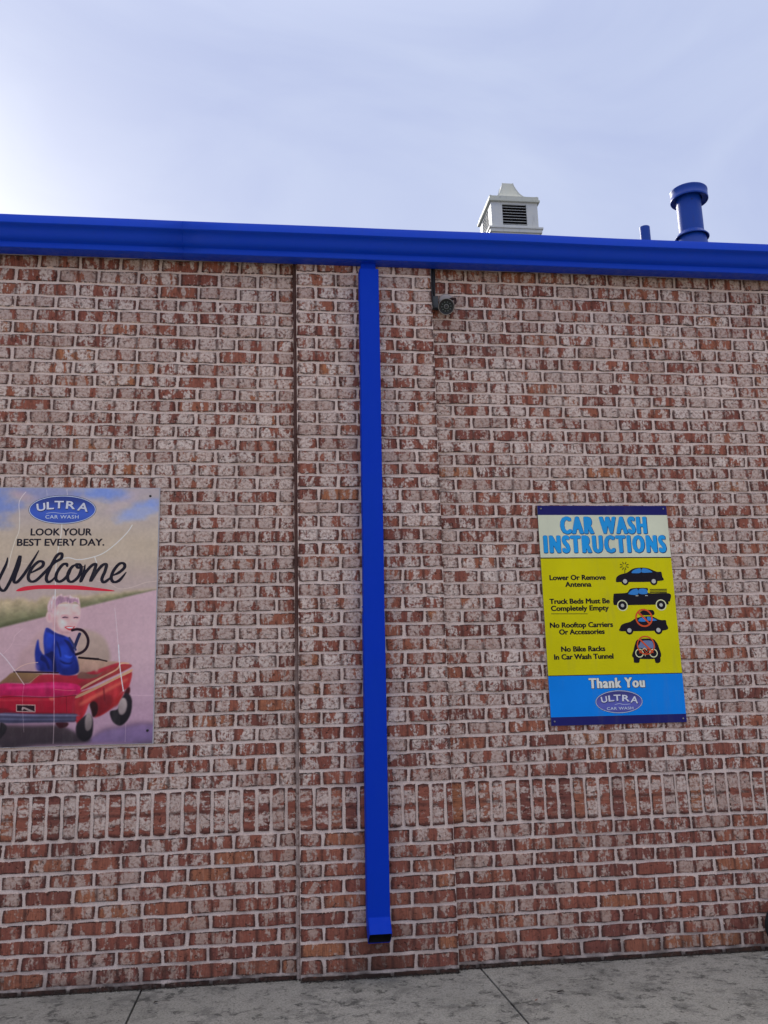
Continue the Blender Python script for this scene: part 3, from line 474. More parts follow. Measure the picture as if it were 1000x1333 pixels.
PICTO = [('g','sedan_pictogram'),('p','black',0,[(1.6204,1.8226),(1.622,1.842),(1.632,1.8536),(1.6497,1.8622),(1.6794,1.8689),(1.6984,1.8805),(1.7195,1.8913),(1.7469,1.8954),(1.7785,1.8952),(1.8051,1.8898),(1.8311,1.8783),(1.8487,1.8729),(1.8668,1.8728),(1.8708,1.8488),(1.8769,1.837),(1.8725,1.8283),(1.845,1.8251),(1.7964,1.8211),(1.6918,1.8211),(1.6417,1.8215)]),('c','black',1.6679,1.8248,0.0197),('c','grey',1.668,1.8256,0.0112),('c','black',1.8219,1.8235,0.0198),('c','grey',1.8219,1.8244,0.0113),('p','glass',0,[(1.7064,1.8705),(1.7179,1.8826),(1.7337,1.8886),(1.7564,1.891),(1.7545,1.8692),(1.7174,1.8669)]),('p','glass',0,[(1.7626,1.8701),(1.7664,1.891),(1.787,1.89),(1.8044,1.8829),(1.818,1.8732),(1.8123,1.8706)]),('l','black',0.0031,[(1.6706,1.8655),(1.6716,1.8872)]),('l','black',0.0036,[(1.6792,1.9017),(1.6929,1.8969)]),('l','black',0.0036,[(1.6734,1.8966),(1.6781,1.8853)]),('l','black',0.0036,[(1.6658,1.8967),(1.6589,1.8855)]),('l','black',0.0036,[(1.661,1.902),(1.6465,1.8975)]),('l','black',0.0036,[(1.6617,1.9093),(1.6481,1.9141)]),('l','black',0.0036,[(1.6675,1.9144),(1.6628,1.9258)]),('l','black',0.0036,[(1.6751,1.9143),(1.682,1.9255)]),('l','black',0.0036,[(1.6799,1.9091),(1.6945,1.9136)]),('g','truck_pictogram'),('p','black',0,[(1.5959,1.7111),(1.6005,1.756),(1.6099,1.7624),(1.6704,1.7661),(1.6865,1.781),(1.706,1.7895),(1.7778,1.7901),(1.7871,1.784),(1.7923,1.7623),(1.9011,1.7604),(1.899,1.7207),(1.8915,1.7186),(1.8902,1.7052),(1.873,1.7037),(1.6671,1.7026),(1.6094,1.7033)]),('c','white',1.6434,1.7012,0.0284),('c','black',1.6434,1.7012,0.0231),('c','grey',1.6434,1.7012,0.0089),('c','white',1.8498,1.7014,0.0288),('c','black',1.8498,1.7014,0.0234),('c','grey',1.8498,1.7014,0.009),('p','glass',0,[(1.6801,1.7591),(1.6959,1.777),(1.71,1.7838),(1.7306,1.7845),(1.7298,1.756)]),('p','glass',0,[(1.7396,1.7844),(1.7772,1.784),(1.7804,1.7598),(1.7383,1.7603)]),('l','grey',0.004,[(1.7177,1.7501),(1.732,1.75)]),('l','grey',0.004,[(1.7687,1.7505),(1.7822,1.7503)]),('l','black',0.004,[(1.7968,1.7821),(1.8888,1.7821)]),('l','black',0.004,[(1.7961,1.7739),(1.8879,1.7739)]),('l','black',0.004,[(1.7953,1.7657),(1.8871,1.7657)]),('g','roof_carrier_pictogram'),('p','black',0,[(1.6203,1.5716),(1.6208,1.5876),(1.63,1.6023),(1.648,1.6105),(1.6774,1.6181),(1.7008,1.631),(1.7283,1.6404),(1.7643,1.6442),(1.7998,1.6421),(1.8254,1.6293),(1.8473,1.6239),(1.8669,1.6232),(1.8702,1.6019),(1.8767,1.586),(1.8703,1.5755),(1.8421,1.57),(1.7975,1.5698),(1.6953,1.5696)]),('c','black',1.6691,1.5734,0.0207),('c','grey',1.6691,1.5742,0.0111),('c','black',1.8232,1.5728,0.0209),('c','grey',1.8232,1.5736,0.0112),('p','glass',0,[(1.7204,1.6218),(1.7286,1.6336),(1.746,1.6393),(1.7586,1.64),(1.7593,1.6187),(1.7307,1.6183)]),('p','glass',0,[(1.7693,1.6407),(1.7862,1.6397),(1.8162,1.6265),(1.814,1.6214),(1.7721,1.6228)]),('p','black',0,[(1.7303,1.6523),(1.7342,1.6659),(1.7538,1.6751),(1.7986,1.6763),(1.8092,1.6659),(1.808,1.6531),(1.7961,1.6498)]),('r','red',1.752,1.6367,0.0464,0.008),('l','red',0.0089,[(1.7236,1.6669),(1.7803,1.6057)]),('g','bike_rack_pictogram'),('p','black',0,[(1.6815,1.4354),(1.6835,1.4772),(1.6996,1.5189),(1.7128,1.528),(1.7406,1.5317),(1.7848,1.5302),(1.8025,1.5194),(1.8172,1.4875),(1.8155,1.4329)]),('p','black',0,[(1.6809,1.448),(1.709,1.4474),(1.7068,1.4133),(1.6812,1.4125),(1.6792,1.4188)]),('p','black',0,[(1.7929,1.4459),(1.8185,1.4455),(1.8172,1.4128),(1.7922,1.4108)]),('p','glass2',0,[(1.7089,1.4851),(1.7159,1.5039),(1.7307,1.5201),(1.7795,1.5201),(1.7892,1.5006),(1.7937,1.4829)]),('r','white',1.7119,1.4591,0.022,0.0048),('r','white',1.786,1.4578,0.0221,0.0049),('l','red',0.004,[(1.7119,1.4591),(1.7359,1.4805),(1.7711,1.4778),(1.7852,1.4586)]),('l','red',0.004,[(1.7359,1.4805),(1.7472,1.4593),(1.7711,1.4778)]),('l','white',0.0031,[(1.7398,1.4511),(1.7421,1.4427)]),('l','white',0.0031,[(1.7289,1.4764),(1.7407,1.4846),(1.7528,1.4718)]),('r','red',1.749,1.4979,0.0478,0.0062),('l','red',0.008,[(1.7191,1.5291),(1.7809,1.465)])]

# ------------------------------------------------------------------ ground and the roof behind the gutter (setting)
GZ = 0.038
def ground_mat():
    t = NT('lot_concrete')
    p = t.pos()
    n = t.noise(p, 120.0, 4.0, 0.7)
    n2 = t.noise(p, 0.8, 5.0)
    c = t.mix(n, c4(0.38, 0.34, 0.28), c4(0.50, 0.455, 0.385))
    c = t.mix(t.smooth(n2, 0.4, 0.7, 0, 0.4), c, c4(0.20, 0.195, 0.18))
    return t.set(color=c, rough=0.93, normal=t.bump(n, 0.7, 0.004))
g = MB()
g.add([(-900, -900, 0), (900, -900, 0), (900, 900, 0), (-900, 900, 0)], [(0, 1, 2, 3)])
ground = g.build('ground', ground_mat(), loc=(0, 0, -0.09))
tag(ground, 'pale concrete lot beyond the concrete walk', kind='structure')

bed = MB().box(-6.8, 7.0, -2.45, 0.0, -0.085, GZ - 0.022).build('sidewalk', mat_flat('joint_dirt', (0.03, 0.026, 0.022), 0.95))
tag(bed, 'grey worn concrete walk along the foot of the brick wall', kind='structure')
JX = [-6.8, -5.27, -3.75, -2.22, -0.700, 0.822, 2.345, 3.87, 5.4, 7.0]
for a, b in zip(JX[:-1], JX[1:]):
    MB().box(a + 0.004, b - 0.004, -2.44, -0.012 if not (a < 0 < b or a < .6 < b) else -0.012, -0.08, GZ).build('slab', CONCRETE, bed, bevel=0.003)

def roof_mat():
    t = NT('roof_shingle_grit')
    n = t.noise(t.pos(), 60.0, 4.0, 0.7)
    return t.set(color=t.mix(n, c4(0.08, 0.075, 0.07), c4(0.19, 0.18, 0.17)), rough=0.95)
ROOF = roof_mat()
def roofz(y): return 3.632 + 0.5 * (y + 0.15)
rf = MB()
NR = 56
for i in range(NR):                                     # overlapping shingle courses, each a small step
    y0, y1 = -0.15 + i * 0.145, -0.15 + (i + 1) * 0.145
    rf.add([(-9, y0, roofz(y0)), (9, y0, roofz(y0)), (9, y1, roofz(y1) - 0.008), (-9, y1, roofz(y1) - 0.008)], [(0, 1, 2, 3)])
    rf.add([(-9, y0, roofz(y0) - 0.014), (9, y0, roofz(y0) - 0.014), (9, y0, roofz(y0)), (-9, y0, roofz(y0))], [(0, 1, 2, 3)])
yr = -0.15 + NR * 0.145
rf.add([(-9, yr, roofz(yr)), (9, yr, roofz(yr)), (9, 2 * yr, roofz(0)), (-9, 2 * yr, roofz(0))], [(0, 1, 2, 3)])
rf.box(-9, 9, 0.10, 0.11, 3.2, 3.70)
roof = rf.build('roof', ROOF)
tag(roof, 'shingled roof slope rising behind the blue gutter', kind='structure')

# ------------------------------------------------------------------ brickwork
def brick_variant(L, H, seed, D=0.045, soldier=False, u0=0.0):
    r = random.Random(seed)
    nx, ny = (6, 3)
    V, UV, E, F = [], [], [], []
    for j in range(ny):
        for i in range(nx):
            x, z = -L / 2 + L * i / (nx - 1), -H / 2 + H * j / (ny - 1)
            per = i in (0, nx - 1) or j in (0, ny - 1)
            y = -0.0065 + r.uniform(-0.0016, 0.0016)
            if per:
                y = -0.0045 + r.uniform(-0.0018, 0.0014)
                x += r.uniform(-0.0032, 0.0020) * (1 if i == nx - 1 else -1 if i == 0 else 0)
                z += r.uniform(-0.0030, 0.0014) * (1 if j == ny - 1 else -1 if j == 0 else 0)
                if (i in (0, nx - 1)) and (j in (0, ny - 1)):
                    x *= 1 - r.uniform(0.003, 0.028); z *= 1 - r.uniform(0.01, 0.07)
            elif i not in (0, nx - 1):
                x += r.uniform(-0.006, 0.006)
            V.append((x, y, z)); UV.append((x + u0, z, 2.0 * i / (nx - 1) - 1, (2.0 * j / (ny - 1) - 1))); E.append(L / 2)
    for j in range(ny - 1):
        for i in range(nx - 1):
            a = j * nx + i
            F.append((a, a + 1, a + nx + 1, a + nx))
    ring = [i for i in range(nx)] + [j * nx + nx - 1 for j in range(1, ny)] + [(ny - 1) * nx + i for i in range(nx - 2, -1, -1)] + [j * nx for j in range(ny - 2, 0, -1)]
    n0 = len(V)
    for q in ring:
        V.append((V[q][0], D, V[q][2])); UV.append((UV[q][0], UV[q][1] + 0.03, UV[q][2], UV[q][3])); E.append(L / 2)
    m = len(ring)
    for k in range(m):
        F.append((ring[(k + 1) % m], ring[k], n0 + k, n0 + (k + 1) % m))
    if soldier:                                         # stood on end: length runs up, the streaks run across
        V = [(-z, y, x) for x, y, z in V]
    return V, F, UV, E

def brick_mesh(name, data, rnd=None):
    V, F, UV, E = data
    me = bpy.data.meshes.new(name)
    me.from_pydata(V, [], F)
    uvl = me.uv_layers.new(name='UVMap')
    vi = np.empty(len(me.loops), dtype=np.int32); me.loops.foreach_get('vertex_index', vi)
    UVA = np.asarray(UV, dtype=np.float32)
    uvl.data.foreach_set('uv', UVA[vi][:, :2].ravel())
    uv2 = me.uv_layers.new(name='Edge'); uv2.data.foreach_set('uv', UVA[vi][:, 2:].ravel())
    a = me.attributes.new('edge', 'FLOAT', 'POINT'); a.data.foreach_set('value', np.asarray(E, dtype=np.float32))
    if rnd is not None:
        a = me.attributes.new('rnd', 'FLOAT', 'POINT'); a.data.foreach_set('value', np.asarray(rnd, dtype=np.float32))
    me.polygons.foreach_set('use_smooth', [True] * len(me.polygons))
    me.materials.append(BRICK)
    me.update()
    me.set_sharp_from_angle(angle=R(50))
    return me

FULL_L, HALF_L, BH = 0.190, 0.089, 0.0545
KINDS_B = {
    'full': [brick_variant(FULL_L, BH, 100 + i) for i in range(12)],
    'half': [brick_variant(HALF_L, BH, 200 + i, u0=0.047) for i in range(6)],
    'soldier': [brick_variant(FULL_L, BH, 300 + i, soldier=True) for i in range(9)],
}
KM = {k: [brick_mesh('brick_' + k, d) for d in v] for k, v in KINDS_B.items()}

ZJ = {k: z for k, z in enumerate([3.4687, 3.3915, 3.3172, 3.2482, 3.1782, 3.1093, 3.0387, 2.9678, 2.899, 2.8325, 2.768, 2.7035, 2.6365, 2.5688, 2.5021, 2.4363, 2.3696, 2.3022, 2.2342, 2.167, 2.0985, 2.0297, 1.962, 1.894, 1.8262, 1.7576, 1.6897, 1.6219, 1.5539, 1.4868, 1.4178, 1.3488, 1.2816, 1.2144, 1.1473, 1.0796, 1.0125, 0.9416, 0.8722, 0.8077, 0.7401, 0.67, 0.6004, 0.5342, 0.4672, 0.3979, 0.3311, 0.2634, 0.1974, 0.1312, 0.0618])}
ZJ[-1], ZJ[-2], ZJ[-3] = 3.545, 3.612, 3.68
ZJ[51] = -0.004
IN = 0.0254
G = 0.0120                                              # mortar joint

def layout(x0, x1, jo, je, pitch, sold0, sp):
    """bricks of one bay: (kind, cx, cz, length, height). jo/je: a head joint of odd/even courses."""
    out = []
    for k in range(-2, 52):
        if k in (39, 40, 41):
            continue
        zt, zb = ZJ[k - 1], ZJ[k]
        a = je if k % 2 == 0 else jo
        n0 = math.floor((x0 - a) / pitch) - 1
        js = [a + i * pitch for i in range(n0, n0 + int((x1 - x0) / pitch) + 4)]
        js = [x for x in js if x0 + 0.03 < x < x1 - 0.03]
        drift = rng.normal(0, 0.0025)
        js = [x0 - G / 2 + 0.001] + [x + drift + rng.normal(0, 0.0022) for x in js] + [x1 + G / 2 - 0.001]
        for p, q in zip(js[:-1], js[1:]):
            l = q - p - G + rng.normal(0, 0.0015)
            out.append(('full' if l > 0.13 else 'half', (p + q) / 2, (zt + zb) / 2 + rng.normal(0, 0.0008), l, zt - zb - G))
    zt, zb = ZJ[38], ZJ[41]
    n = int(round((x1 - x0) / sp)) + 1
    js = [sold0 + i * sp + rng.normal(0, 0.0015) for i in range(-n, n + 1)]
    js = [x0 - G / 2 + 0.001] + [x for x in js if x0 + 0.025 < x < x1 - 0.02] + [x1 + G / 2 - 0.001]
    for p, q in zip(js[:-1], js[1:]):
        out.append(('soldier', (p + q) / 2, (zt + zb) / 2, zt - zb - G, q - p - G))
    return out

Minv = CM.inverted()
def view(x, y, z):
    v = Minv @ Vector((x, y, z))
    if v.z >= 0: return None
    return 0.5 + 1.2038 * v.x / -v.z, 0.5 + 1.2038 * v.y / -v.z * 0.75, -v.z

def bay(name, x0, x1, y, lay, label, cat, hidden):
    root = empty(name, ((x0 + x1) / 2, y, GZ))
    tag(root, label, cat)
    return root, lay

def fill(root, lay, y, hidden=()):
    scored = []
    for b in lay:
        kind, cx, cz, l, h = b
        hw = (l if kind != 'soldier' else h) / 2
        vis = False
        d = 99.0
        for sx in (-hw, 0, hw):
            q = view(cx + sx, y, cz)
            if q and 0.0 < q[0] < 1.0 and 0.0 < q[1] < 1.0:
                vis = True; d = q[2]
        if cz > 3.60 or cz < GZ: vis = False
        for (a, c, e, f) in hidden:
            if a < cx - hw and cx + hw < c and e < cz - 0.02 and cz + 0.02 < f: vis = False
        scored.append((0 if vis else 1, round(d, 3) / (1.0 if kind != 'half' else 0.8), b))
    scored.sort(key=lambda s: (s[0], s[1]))
    single = [s[2] for s in scored[:300] if s[0] == 0]
    rest = [s[2] for s in scored[len(single):]]
    loc0 = root.location
    for kind, cx, cz, l, h in single:
        me = random.choice(KM[kind])
        o = bpy.data.objects.new('brick', me)
        o.parent = root
        o.location = (cx - loc0.x, rng.normal(0, 0.0012), cz - loc0.z)
        L0 = HALF_L if kind == 'half' else FULL_L
        o.scale = (h / BH, 1, l / L0) if kind == 'soldier' else (l / L0, 1, h / BH)
        if random.random() < 0.5: o.rotation_euler.y = math.pi
        o.rotation_euler.z = rng.normal(0, 0.006)
        col.objects.link(o)
    V, F, UV, E, RN = [], [], [], [], []
    for kind, cx, cz, l, h in rest:
        v, f, uv, e = random.choice(KINDS_B[kind])
        L0 = HALF_L if kind == 'half' else FULL_L
        sx, sz = (h / BH, l / L0) if kind == 'soldier' else (l / L0, h / BH)
        s = -1 if random.random() < 0.5 else 1
        dy = rng.normal(0, 0.0012)
        n = len(V)
        V += [(cx - loc0.x + s * p[0] * sx, p[1] + dy, cz - loc0.z + s * p[2] * sz) for p in v]
        F += [tuple(i + n for i in q) for q in f]
        UV += uv; E += e
        RN += [random.uniform(0.002, 1.0)] * len(v)
    if rest:
        o = link('brick', brick_mesh('brick_courses', (V, F, UV, E), RN), root)
        tag(o, kind='stuff')

SIGN_R = (1.229, 1.929, 1.113, 2.2235)
SIGN_L = (-1.598, -0.677, 1.086, 2.309)
XL0, XL1 = -3.7, -0.020
XP0, XP1 = -0.005, 0.714
XR0, XR1 = 0.712, 4.7
YP = -0.050

def mortar_box(root, x0, x1, y):
    o = root.location
    zt = 3.66
    nx, nz = max(2, int((x1 - x0) / 0.06)), 60
    m = MB()
    V = [(x0 + (x1 - x0) * i / nx - o.x, 0.0 + rng.normal(0, 0.0006), 0.0 - 0.09 + (zt + 0.05) * j / nz - 0) for j in range(nz + 1) for i in range(nx + 1)]
    F = [(j * (nx + 1) + i, j * (nx + 1) + i + 1, (j + 1) * (nx + 1) + i + 1, (j + 1) * (nx + 1) + i) for j in range(nz) for i in range(nx)]
    m.add(V, F)
    m.box(x0 - o.x + 0.0015, x1 - o.x - 0.0015, 0.003, 0.10 - y, -0.09, zt - 0.04)
    m.build('mortar', MORTAR, root)

wl_root = tag(empty('brick_wall', ((XL0 + XL1) / 2, 0, GZ)), 'tumbled red brick wall left of the pilaster, carrying the peeling welcome poster', 'brick wall')
mortar_box(wl_root, XL0, XL1, 0)
fill(wl_root, layout(XL0, XL1, -8 * IN, -4 * IN, 8 * IN, 0.0 - 2.65 * IN, 2.65 * IN), 0, [SIGN_L])
wp_root = tag(empty('brick_pilaster', ((XP0 + XP1) / 2, YP, GZ)), 'shallow brick pilaster three and a half bricks wide behind the blue downspout', 'pilaster')
mortar_box(wp_root, XP0, XP1, YP)
sc = (XP1 - XP0) / (28.0 * IN)
fill(wp_root, layout(XP0, XP1, XP0 + 8 * IN * sc, XP0 + 4 * IN * sc, 8 * IN * sc, XP0 + 2.6667 * IN * sc, 2.6667 * IN * sc), YP, [(0.30, 0.43, 0.3, 3.45)])
wr_root = tag(empty('brick_wall', ((XR0 + XR1) / 2, 0, GZ)), 'tumbled red brick wall right of the pilaster, carrying the yellow instruction board', 'brick wall')
mortar_box(wr_root, XR0, XR1, 0)
fill(wr_root, layout(XR0, XR1, 0.7096 + 4 * IN * .984, 0.7096 + 8 * IN * .984, 8 * IN * .984, XR0 + 2.62 * IN, 2.62 * IN), 0, [SIGN_R])

sj = MB()                                               # the sealed control joint beside the pilaster
nz = 120
V = []
for j in range(nz + 1):
    z = 0.02 + 3.58 * j / nz
    w = rng.normal(0, 0.0010)
    V += [(-0.0235 + w, 0.0015, z), (-0.0185 + w, -0.0012 + rng.normal(0, 0.0006), z), (-0.0085 + w, -0.0016 + rng.normal(0, 0.0006), z), (-0.0035, 0.0015, z)]
sj.add(V, [(j * 4 + i, j * 4 + i + 1, (j + 1) * 4 + i + 1, (j + 1) * 4 + i) for j in range(nz) for i in range(3)])
sjo = sj.build('sealant_joint', SEAL, smooth=True)
sjo.parent = wp_root
sjo.location = (-wp_root.location.x, -wp_root.location.y, -wp_root.location.z)
MB().box(-0.030, 0.0, 0.003, 0.1, -0.05, 3.6).build('backer_strip', MORTAR, wp_root, loc=tuple(-wp_root.location))

# dirt, grit and broken mortar where wall and slab meet
def strip_dirt():
    V, F = [], []
    def y_face(x): return YP - 0.004 if XP0 < x < XP1 else -0.002
    for i in range(9000):
        x = random.uniform(-1.8, 2.5)
        y = y_face(x) - abs(random.gauss(0, 0.011))
        s = random.choice((0.0015, 0.0025, 0.004, 0.004, 0.007))
        z = GZ + s * 0.3
        if y > -0.012 and random.random() < .8: z = GZ - 0.008 + random.uniform(0, 0.012)
        n = len(V)
        V += [(x + s * random.uniform(-1, 1), y + s * random.uniform(-1, 1), z + s * random.uniform(-.4, .6)) for _ in range(4)]
        F += [(n, n + 1, n + 2), (n, n + 2, n + 3), (n, n + 3, n + 1), (n + 1, n + 3, n + 2)]
    me = mesh('dirt', V, F, mat_flat('wall_foot_dirt', (0.045, 0.036, 0.030), 0.95, var=0.6, scale=90))
    tag(link('dirt', me), 'crumbled mortar and dark grit along the foot of the brick wall', kind='stuff')
strip_dirt()
def scatter_grit():
    V, F = [], []
    for i in range(3200):
        x, y = random.uniform(-1.5, 2.6), random.uniform(-1.1, -0.02)
        if XP0 - .02 < x < XP1 + .02 and y > YP - 0.01: continue
        s = random.choice((0.0012, 0.0018, 0.0025, 0.0035))
        n = len(V)
        V += [(x + s * random.uniform(-1, 1), y + s * random.uniform(-1, 1), GZ + s * 0.4 + s * random.uniform(-.4, .5)) for _ in range(4)]
        F += [(n, n + 1, n + 2), (n, n + 2, n + 3), (n, n + 3, n + 1), (n + 1, n + 3, n + 2)]
    me = mesh('grit', V, F, mat_flat('slab_grit', (0.09, 0.085, 0.075), 0.95, var=0.7, scale=60))
    tag(link('grit', me), 'loose grit scattered over the concrete slabs', kind='stuff')
scatter_grit()

def leaf(x, y, l, w, rot, colr, label, name='dead_leaf', cat='leaf'):
    n = 7
    V, F = [], []
    for i in range(n):
        t = i / (n - 1)
        ww = w * math.sin(math.pi * (0.06 + 0.9 * t)) ** 0.8
        zc = 0.25 * w * math.sin(2.2 * t + 0.3)
        V += [(l * (t - .5), -ww / 2, zc + 0.12 * w), (l * (t - .5), 0, zc), (l * (t - .5), ww / 2, zc + 0.16 * w)]
    F = [(i * 3 + k, i * 3 + k + 1, i * 3 + k + 4, i * 3 + k + 3) for i in range(n - 1) for k in range(2)]
    o = link(name, mesh(name, V, F, mat_flat('leaf_' + label[:5], colr, 0.8, var=0.4, scale=80), True), loc=(x, y, GZ + 0.003))
    o.rotation_euler.z = rot
    tag(o, label, cat)
leaf(1.055, -0.470, 0.034, 0.017, 0.1, (0.02, 0.015, 0.012), 'small blackened curled leaf on the slab below the instruction board')
leaf(-0.612, -0.239, 0.022, 0.014, 0.7, (0.02, 0.016, 0.013), 'tiny dark leaf scrap on the slab just right of the left joint')
leaf(0.654, -0.560, 0.042, 0.006, -0.15, (0.04, 0.028, 0.018), 'thin brown twig on the slab left of the slanting joint', 'twig', 'twig')
leaf(0.93, -0.545, 0.028, 0.005, 0.9, (0.22, 0.06, 0.03), 'short reddish twig on the slab nearest the black leaf', 'twig', 'twig')

# ------------------------------------------------------------------ gutter
GX0, GX1 = -6.0, 6.6
prof = [(-0.056, 3.640), (-0.056, 3.516), (-0.060, 3.514), (-0.134, 3.514), (-0.136, 3.516), (-0.136, 3.542), (-0.139, 3.5445), (-0.150, 3.546),
        (-0.162, 3.551), (-0.172, 3.560), (-0.180, 3.572), (-0.187, 3.583), (-0.197, 3.592), (-0.209, 3.597), (-0.220, 3.5995), (-0.2225, 3.602),
        (-0.2225, 3.640), (-0.2215, 3.6435), (-0.217, 3.6450), (-0.206, 3.6435), (-0.2055, 3.638)]
gut = tag(empty('gutter', (0.35, -0.056, 3.514)), 'long blue metal box gutter running along the top of the brick wall', 'gutter')
def gutter_run(x0, x1, s=0.0):
    m = MB()
    n = max(2, int((x1 - x0) / 0.25))
    np_ = len(prof)
    xs = [x0 + (x1 - x0) * i / n for i in range(n + 1)]
    V, F = [], []
    for x in xs:
        wz, wy = 0.0012 * math.sin(x * 2.3) + 0.0008 * math.sin(x * 5.9 + 1), 0.0010 * math.sin(x * 3.7 + .5)
        for i, (y, z) in enumerate(prof):
            k = min(1.0, max(0.0, (-y - 0.056) / 0.16))
            V.append((x - 0.35, y - s * (1 if i > 2 else 0) + wy * k + 0.056, z + wz * k - s * (1 if 1 < i < 4 else 0) - 3.514))
    for a in range(n):
        F += [(a * np_ + i, a * np_ + i + 1, (a + 1) * np_ + i + 1, (a + 1) * np_ + i) for i in range(np_ - 1)]
    m.add(V, F)
    o = m.build('gutter_section', BLUE, gut, smooth=True)
    so = o.modifiers.new('sheet', 'SOLIDIFY'); so.thickness = 0.0012; so.offset = 0
    return o
gutter_run(GX0, -0.56)
gutter_run(-0.58, 3.25, 0.0006)
gutter_run(3.23, GX1)
for x in np.arange(-5.6, 6.5, 0.61):                    # hidden hangers across the trough
    MB().box(x - 0.35 - 0.012, x - 0.35 + 0.012, -0.162, 0.0, 0.104, 0.108).build('hanger', GREY_METAL, gut)
# drip edge between roof and gutter
MB().extrude_x([(-0.057, 3.615), (-0.059, 3.628), (-0.148, 3.6235), (-0.150, 3.630), (-0.02, 3.70)], -6.0, 6.6).build('drip_edge', BLUE, gut, loc=(-0.35, 0.056, -3.514))

# ------------------------------------------------------------------ downspout
ds = tag(empty('downspout', (0.345, YP, 0.20)), 'tall straight blue rectangular downspout on the brick pilaster', 'downspout')
def loft(name, secs, mat, parent, bevel=0.0, smooth=False, cap0=False, cap1=False, thick=0.0):
    """secs: list of four-point rings"""
    m = MB()
    V = [p for s in secs for p in s]
    n = len(secs[0])
    F = [(k * n + i, k * n + (i + 1) % n, (k + 1) * n + (i + 1) % n, (k + 1) * n + i) for k in range(len(secs) - 1) for i in range(n)]
    if cap0: F.append(tuple(range(n)))
    if cap1: F.append(tuple((len(secs) - 1) * n + i for i in range(n)))
    m.add(V, F)
    o = m.build(name, mat, parent, bevel=bevel, smooth=smooth)
    o.location = tuple(-parent.location) if parent else (0, 0, 0)
    if thick:
        so = o.modifiers.new('sheet', 'SOLIDIFY'); so.thickness = thick; so.offset = -1
    return o
def ring_r(xc, yb, yf, z, w=0.101, r=0.007, zf=None):
    """rounded rectangle section; zf: height of the front edge if tilted"""
    pts = []
    for cx, cy, a0 in ((w / 2 - r, yb - r, 0), (-w / 2 + r, yb - r, 90), (-w / 2 + r, yf + r, 180), (w / 2 - r, yf + r, 270)):
        for k in range(4):
            a = R(a0 + 30 * k)
            y = cy + r * math.sin(a)
            zz = z if zf is None else z + (zf - z) * (yb - y) / (yb - yf)
            pts.append((xc + cx + r * math.cos(a), y, zz))
    return pts
def xc(z): return 0.343 + (0.3715 - 0.343) * (z - 0.30) / 3.15
YB, YF = YP - 0.009, YP - 0.082
def zs(a, b, n): return [a + (b - a) * i / n for i in range(n + 1)]
loft('pipe_section', [ring_r(xc(z) + 0.0006 * math.sin(z * 7), YB, YF + 0.0008 * math.sin(z * 5), z) for z in zs(3.462, 1.66, 30)], BLUE_PIPE, ds, smooth=True, cap0=True)
loft('pipe_section', [ring_r(xc(z) - 0.0012 + 0.0005 * math.sin(z * 6), YB, YF - 0.0015 + 0.0008 * math.sin(z * 4), z, w=0.1035) for z in zs(1.665, 0.302, 24)], BLUE_PIPE, ds, smooth=True)
loft('outlet_collar', [ring_r(xc(3.48), YB - 0.004, YF + 0.038, z, w=0.080) for z in (3.455, 3.516)], BLUE_PIPE, ds)
x_ = xc(0.3)
loft('kick_out_elbow', [ring_r(x_, YB, YF - 0.003, 0.309, w=0.103), ring_r(x_, YB - 0.001, YF - 0.004, 0.262, w=0.103, zf=0.304),
     ring_r(x_, YB - 0.046, YF - 0.060, 0.192, w=0.101, zf=0.247)], BLUE_PIPE, ds, smooth=False, thick=0.0012)
loft('elbow_shade_shell', [ring_r(x_, YB - 0.004, YF, 0.300, w=0.101), ring_r(x_, YB - 0.005, YF - 0.001, 0.264, w=0.101, zf=0.294),
     ring_r(x_, YB - 0.046, YF - 0.055, 0.195, w=0.097, zf=0.244)], DARK, ds, cap0=True)  # near-black inner shell stands in for the shade inside the pipe mouth
for z in (3.30, 1.70):
    for s in (-1, 1):
        MB().lathe([(0.004, 0), (0.004, 0.003), (0.002, 0.0045)], 8).build('screw', BLUE_PIPE, ds, loc=(xc(z) + s * 0.052 - 0.345, -0.045, z - 0.2)).rotation_euler = (0, R(90) * s, 0)

# damp hollow in the mortar under the outlet
# ------------------------------------------------------------------ cupola on the roof
cup = tag(empty('roof_cupola', (2.884, 5.825, roofz(5.8))), 'pale grey square louvred cupola with a flared cap on the roof', 'cupola')
cl = cup.location
def cbuild(m, name, mat=GREY_METAL, bevel=0.0, parent=cup, smooth=False):
    o = m.build(name, mat, parent, bevel=bevel, smooth=smooth)
    o.location = tuple(-cl) if parent == cup else (0, 0, 0)
    return o
CX, CY, HW = 2.884, 5.825, 0.296
z0, z1 = 7.00, 7.385
cbuild(MB().box(CX - HW - .01, CX + HW + .01, CY - HW - .01, CY + HW + .01, roofz(5.4) - 0.1, 6.965), 'curb', bevel=0.004)
for s in (-1, 1):
    for q in (-1, 1):
        a, b = CX + s * HW, CX + s * (HW - 0.142)
        c, d = CY + q * HW, CY + q * (HW - 0.142)
        m = MB()
        m.box(min(a, b), max(a, b), min(c, CY + q * (HW - 0.022)), max(c, CY + q * (HW - 0.022)), z0, z1)
        m.box(min(a, CX + s * (HW - 0.022)), max(a, CX + s * (HW - 0.022)), min(CY + q * (HW - 0.0225), d), max(CY + q * (HW - 0.0225), d), z0, z1)
        cbuild(m, 'corner_post', bevel=0.002)
base = MB().box(CX - HW - 0.045, CX + HW + 0.045, CY - HW - 0.045, CY + HW + 0.045, 7.005, 7.030)
base.box(CX - HW - 0.032, CX + HW + 0.032, CY - HW - 0.032, CY + HW + 0.032, 6.960, 7.006)
cbuild(base, 'base_trim', bevel=0.003)
cbuild(MB().box(CX - HW + 0.06, CX + HW - 0.06, CY - HW + 0.06, CY + HW - 0.06, 6.97, 7.38), 'inner_box', DARK)
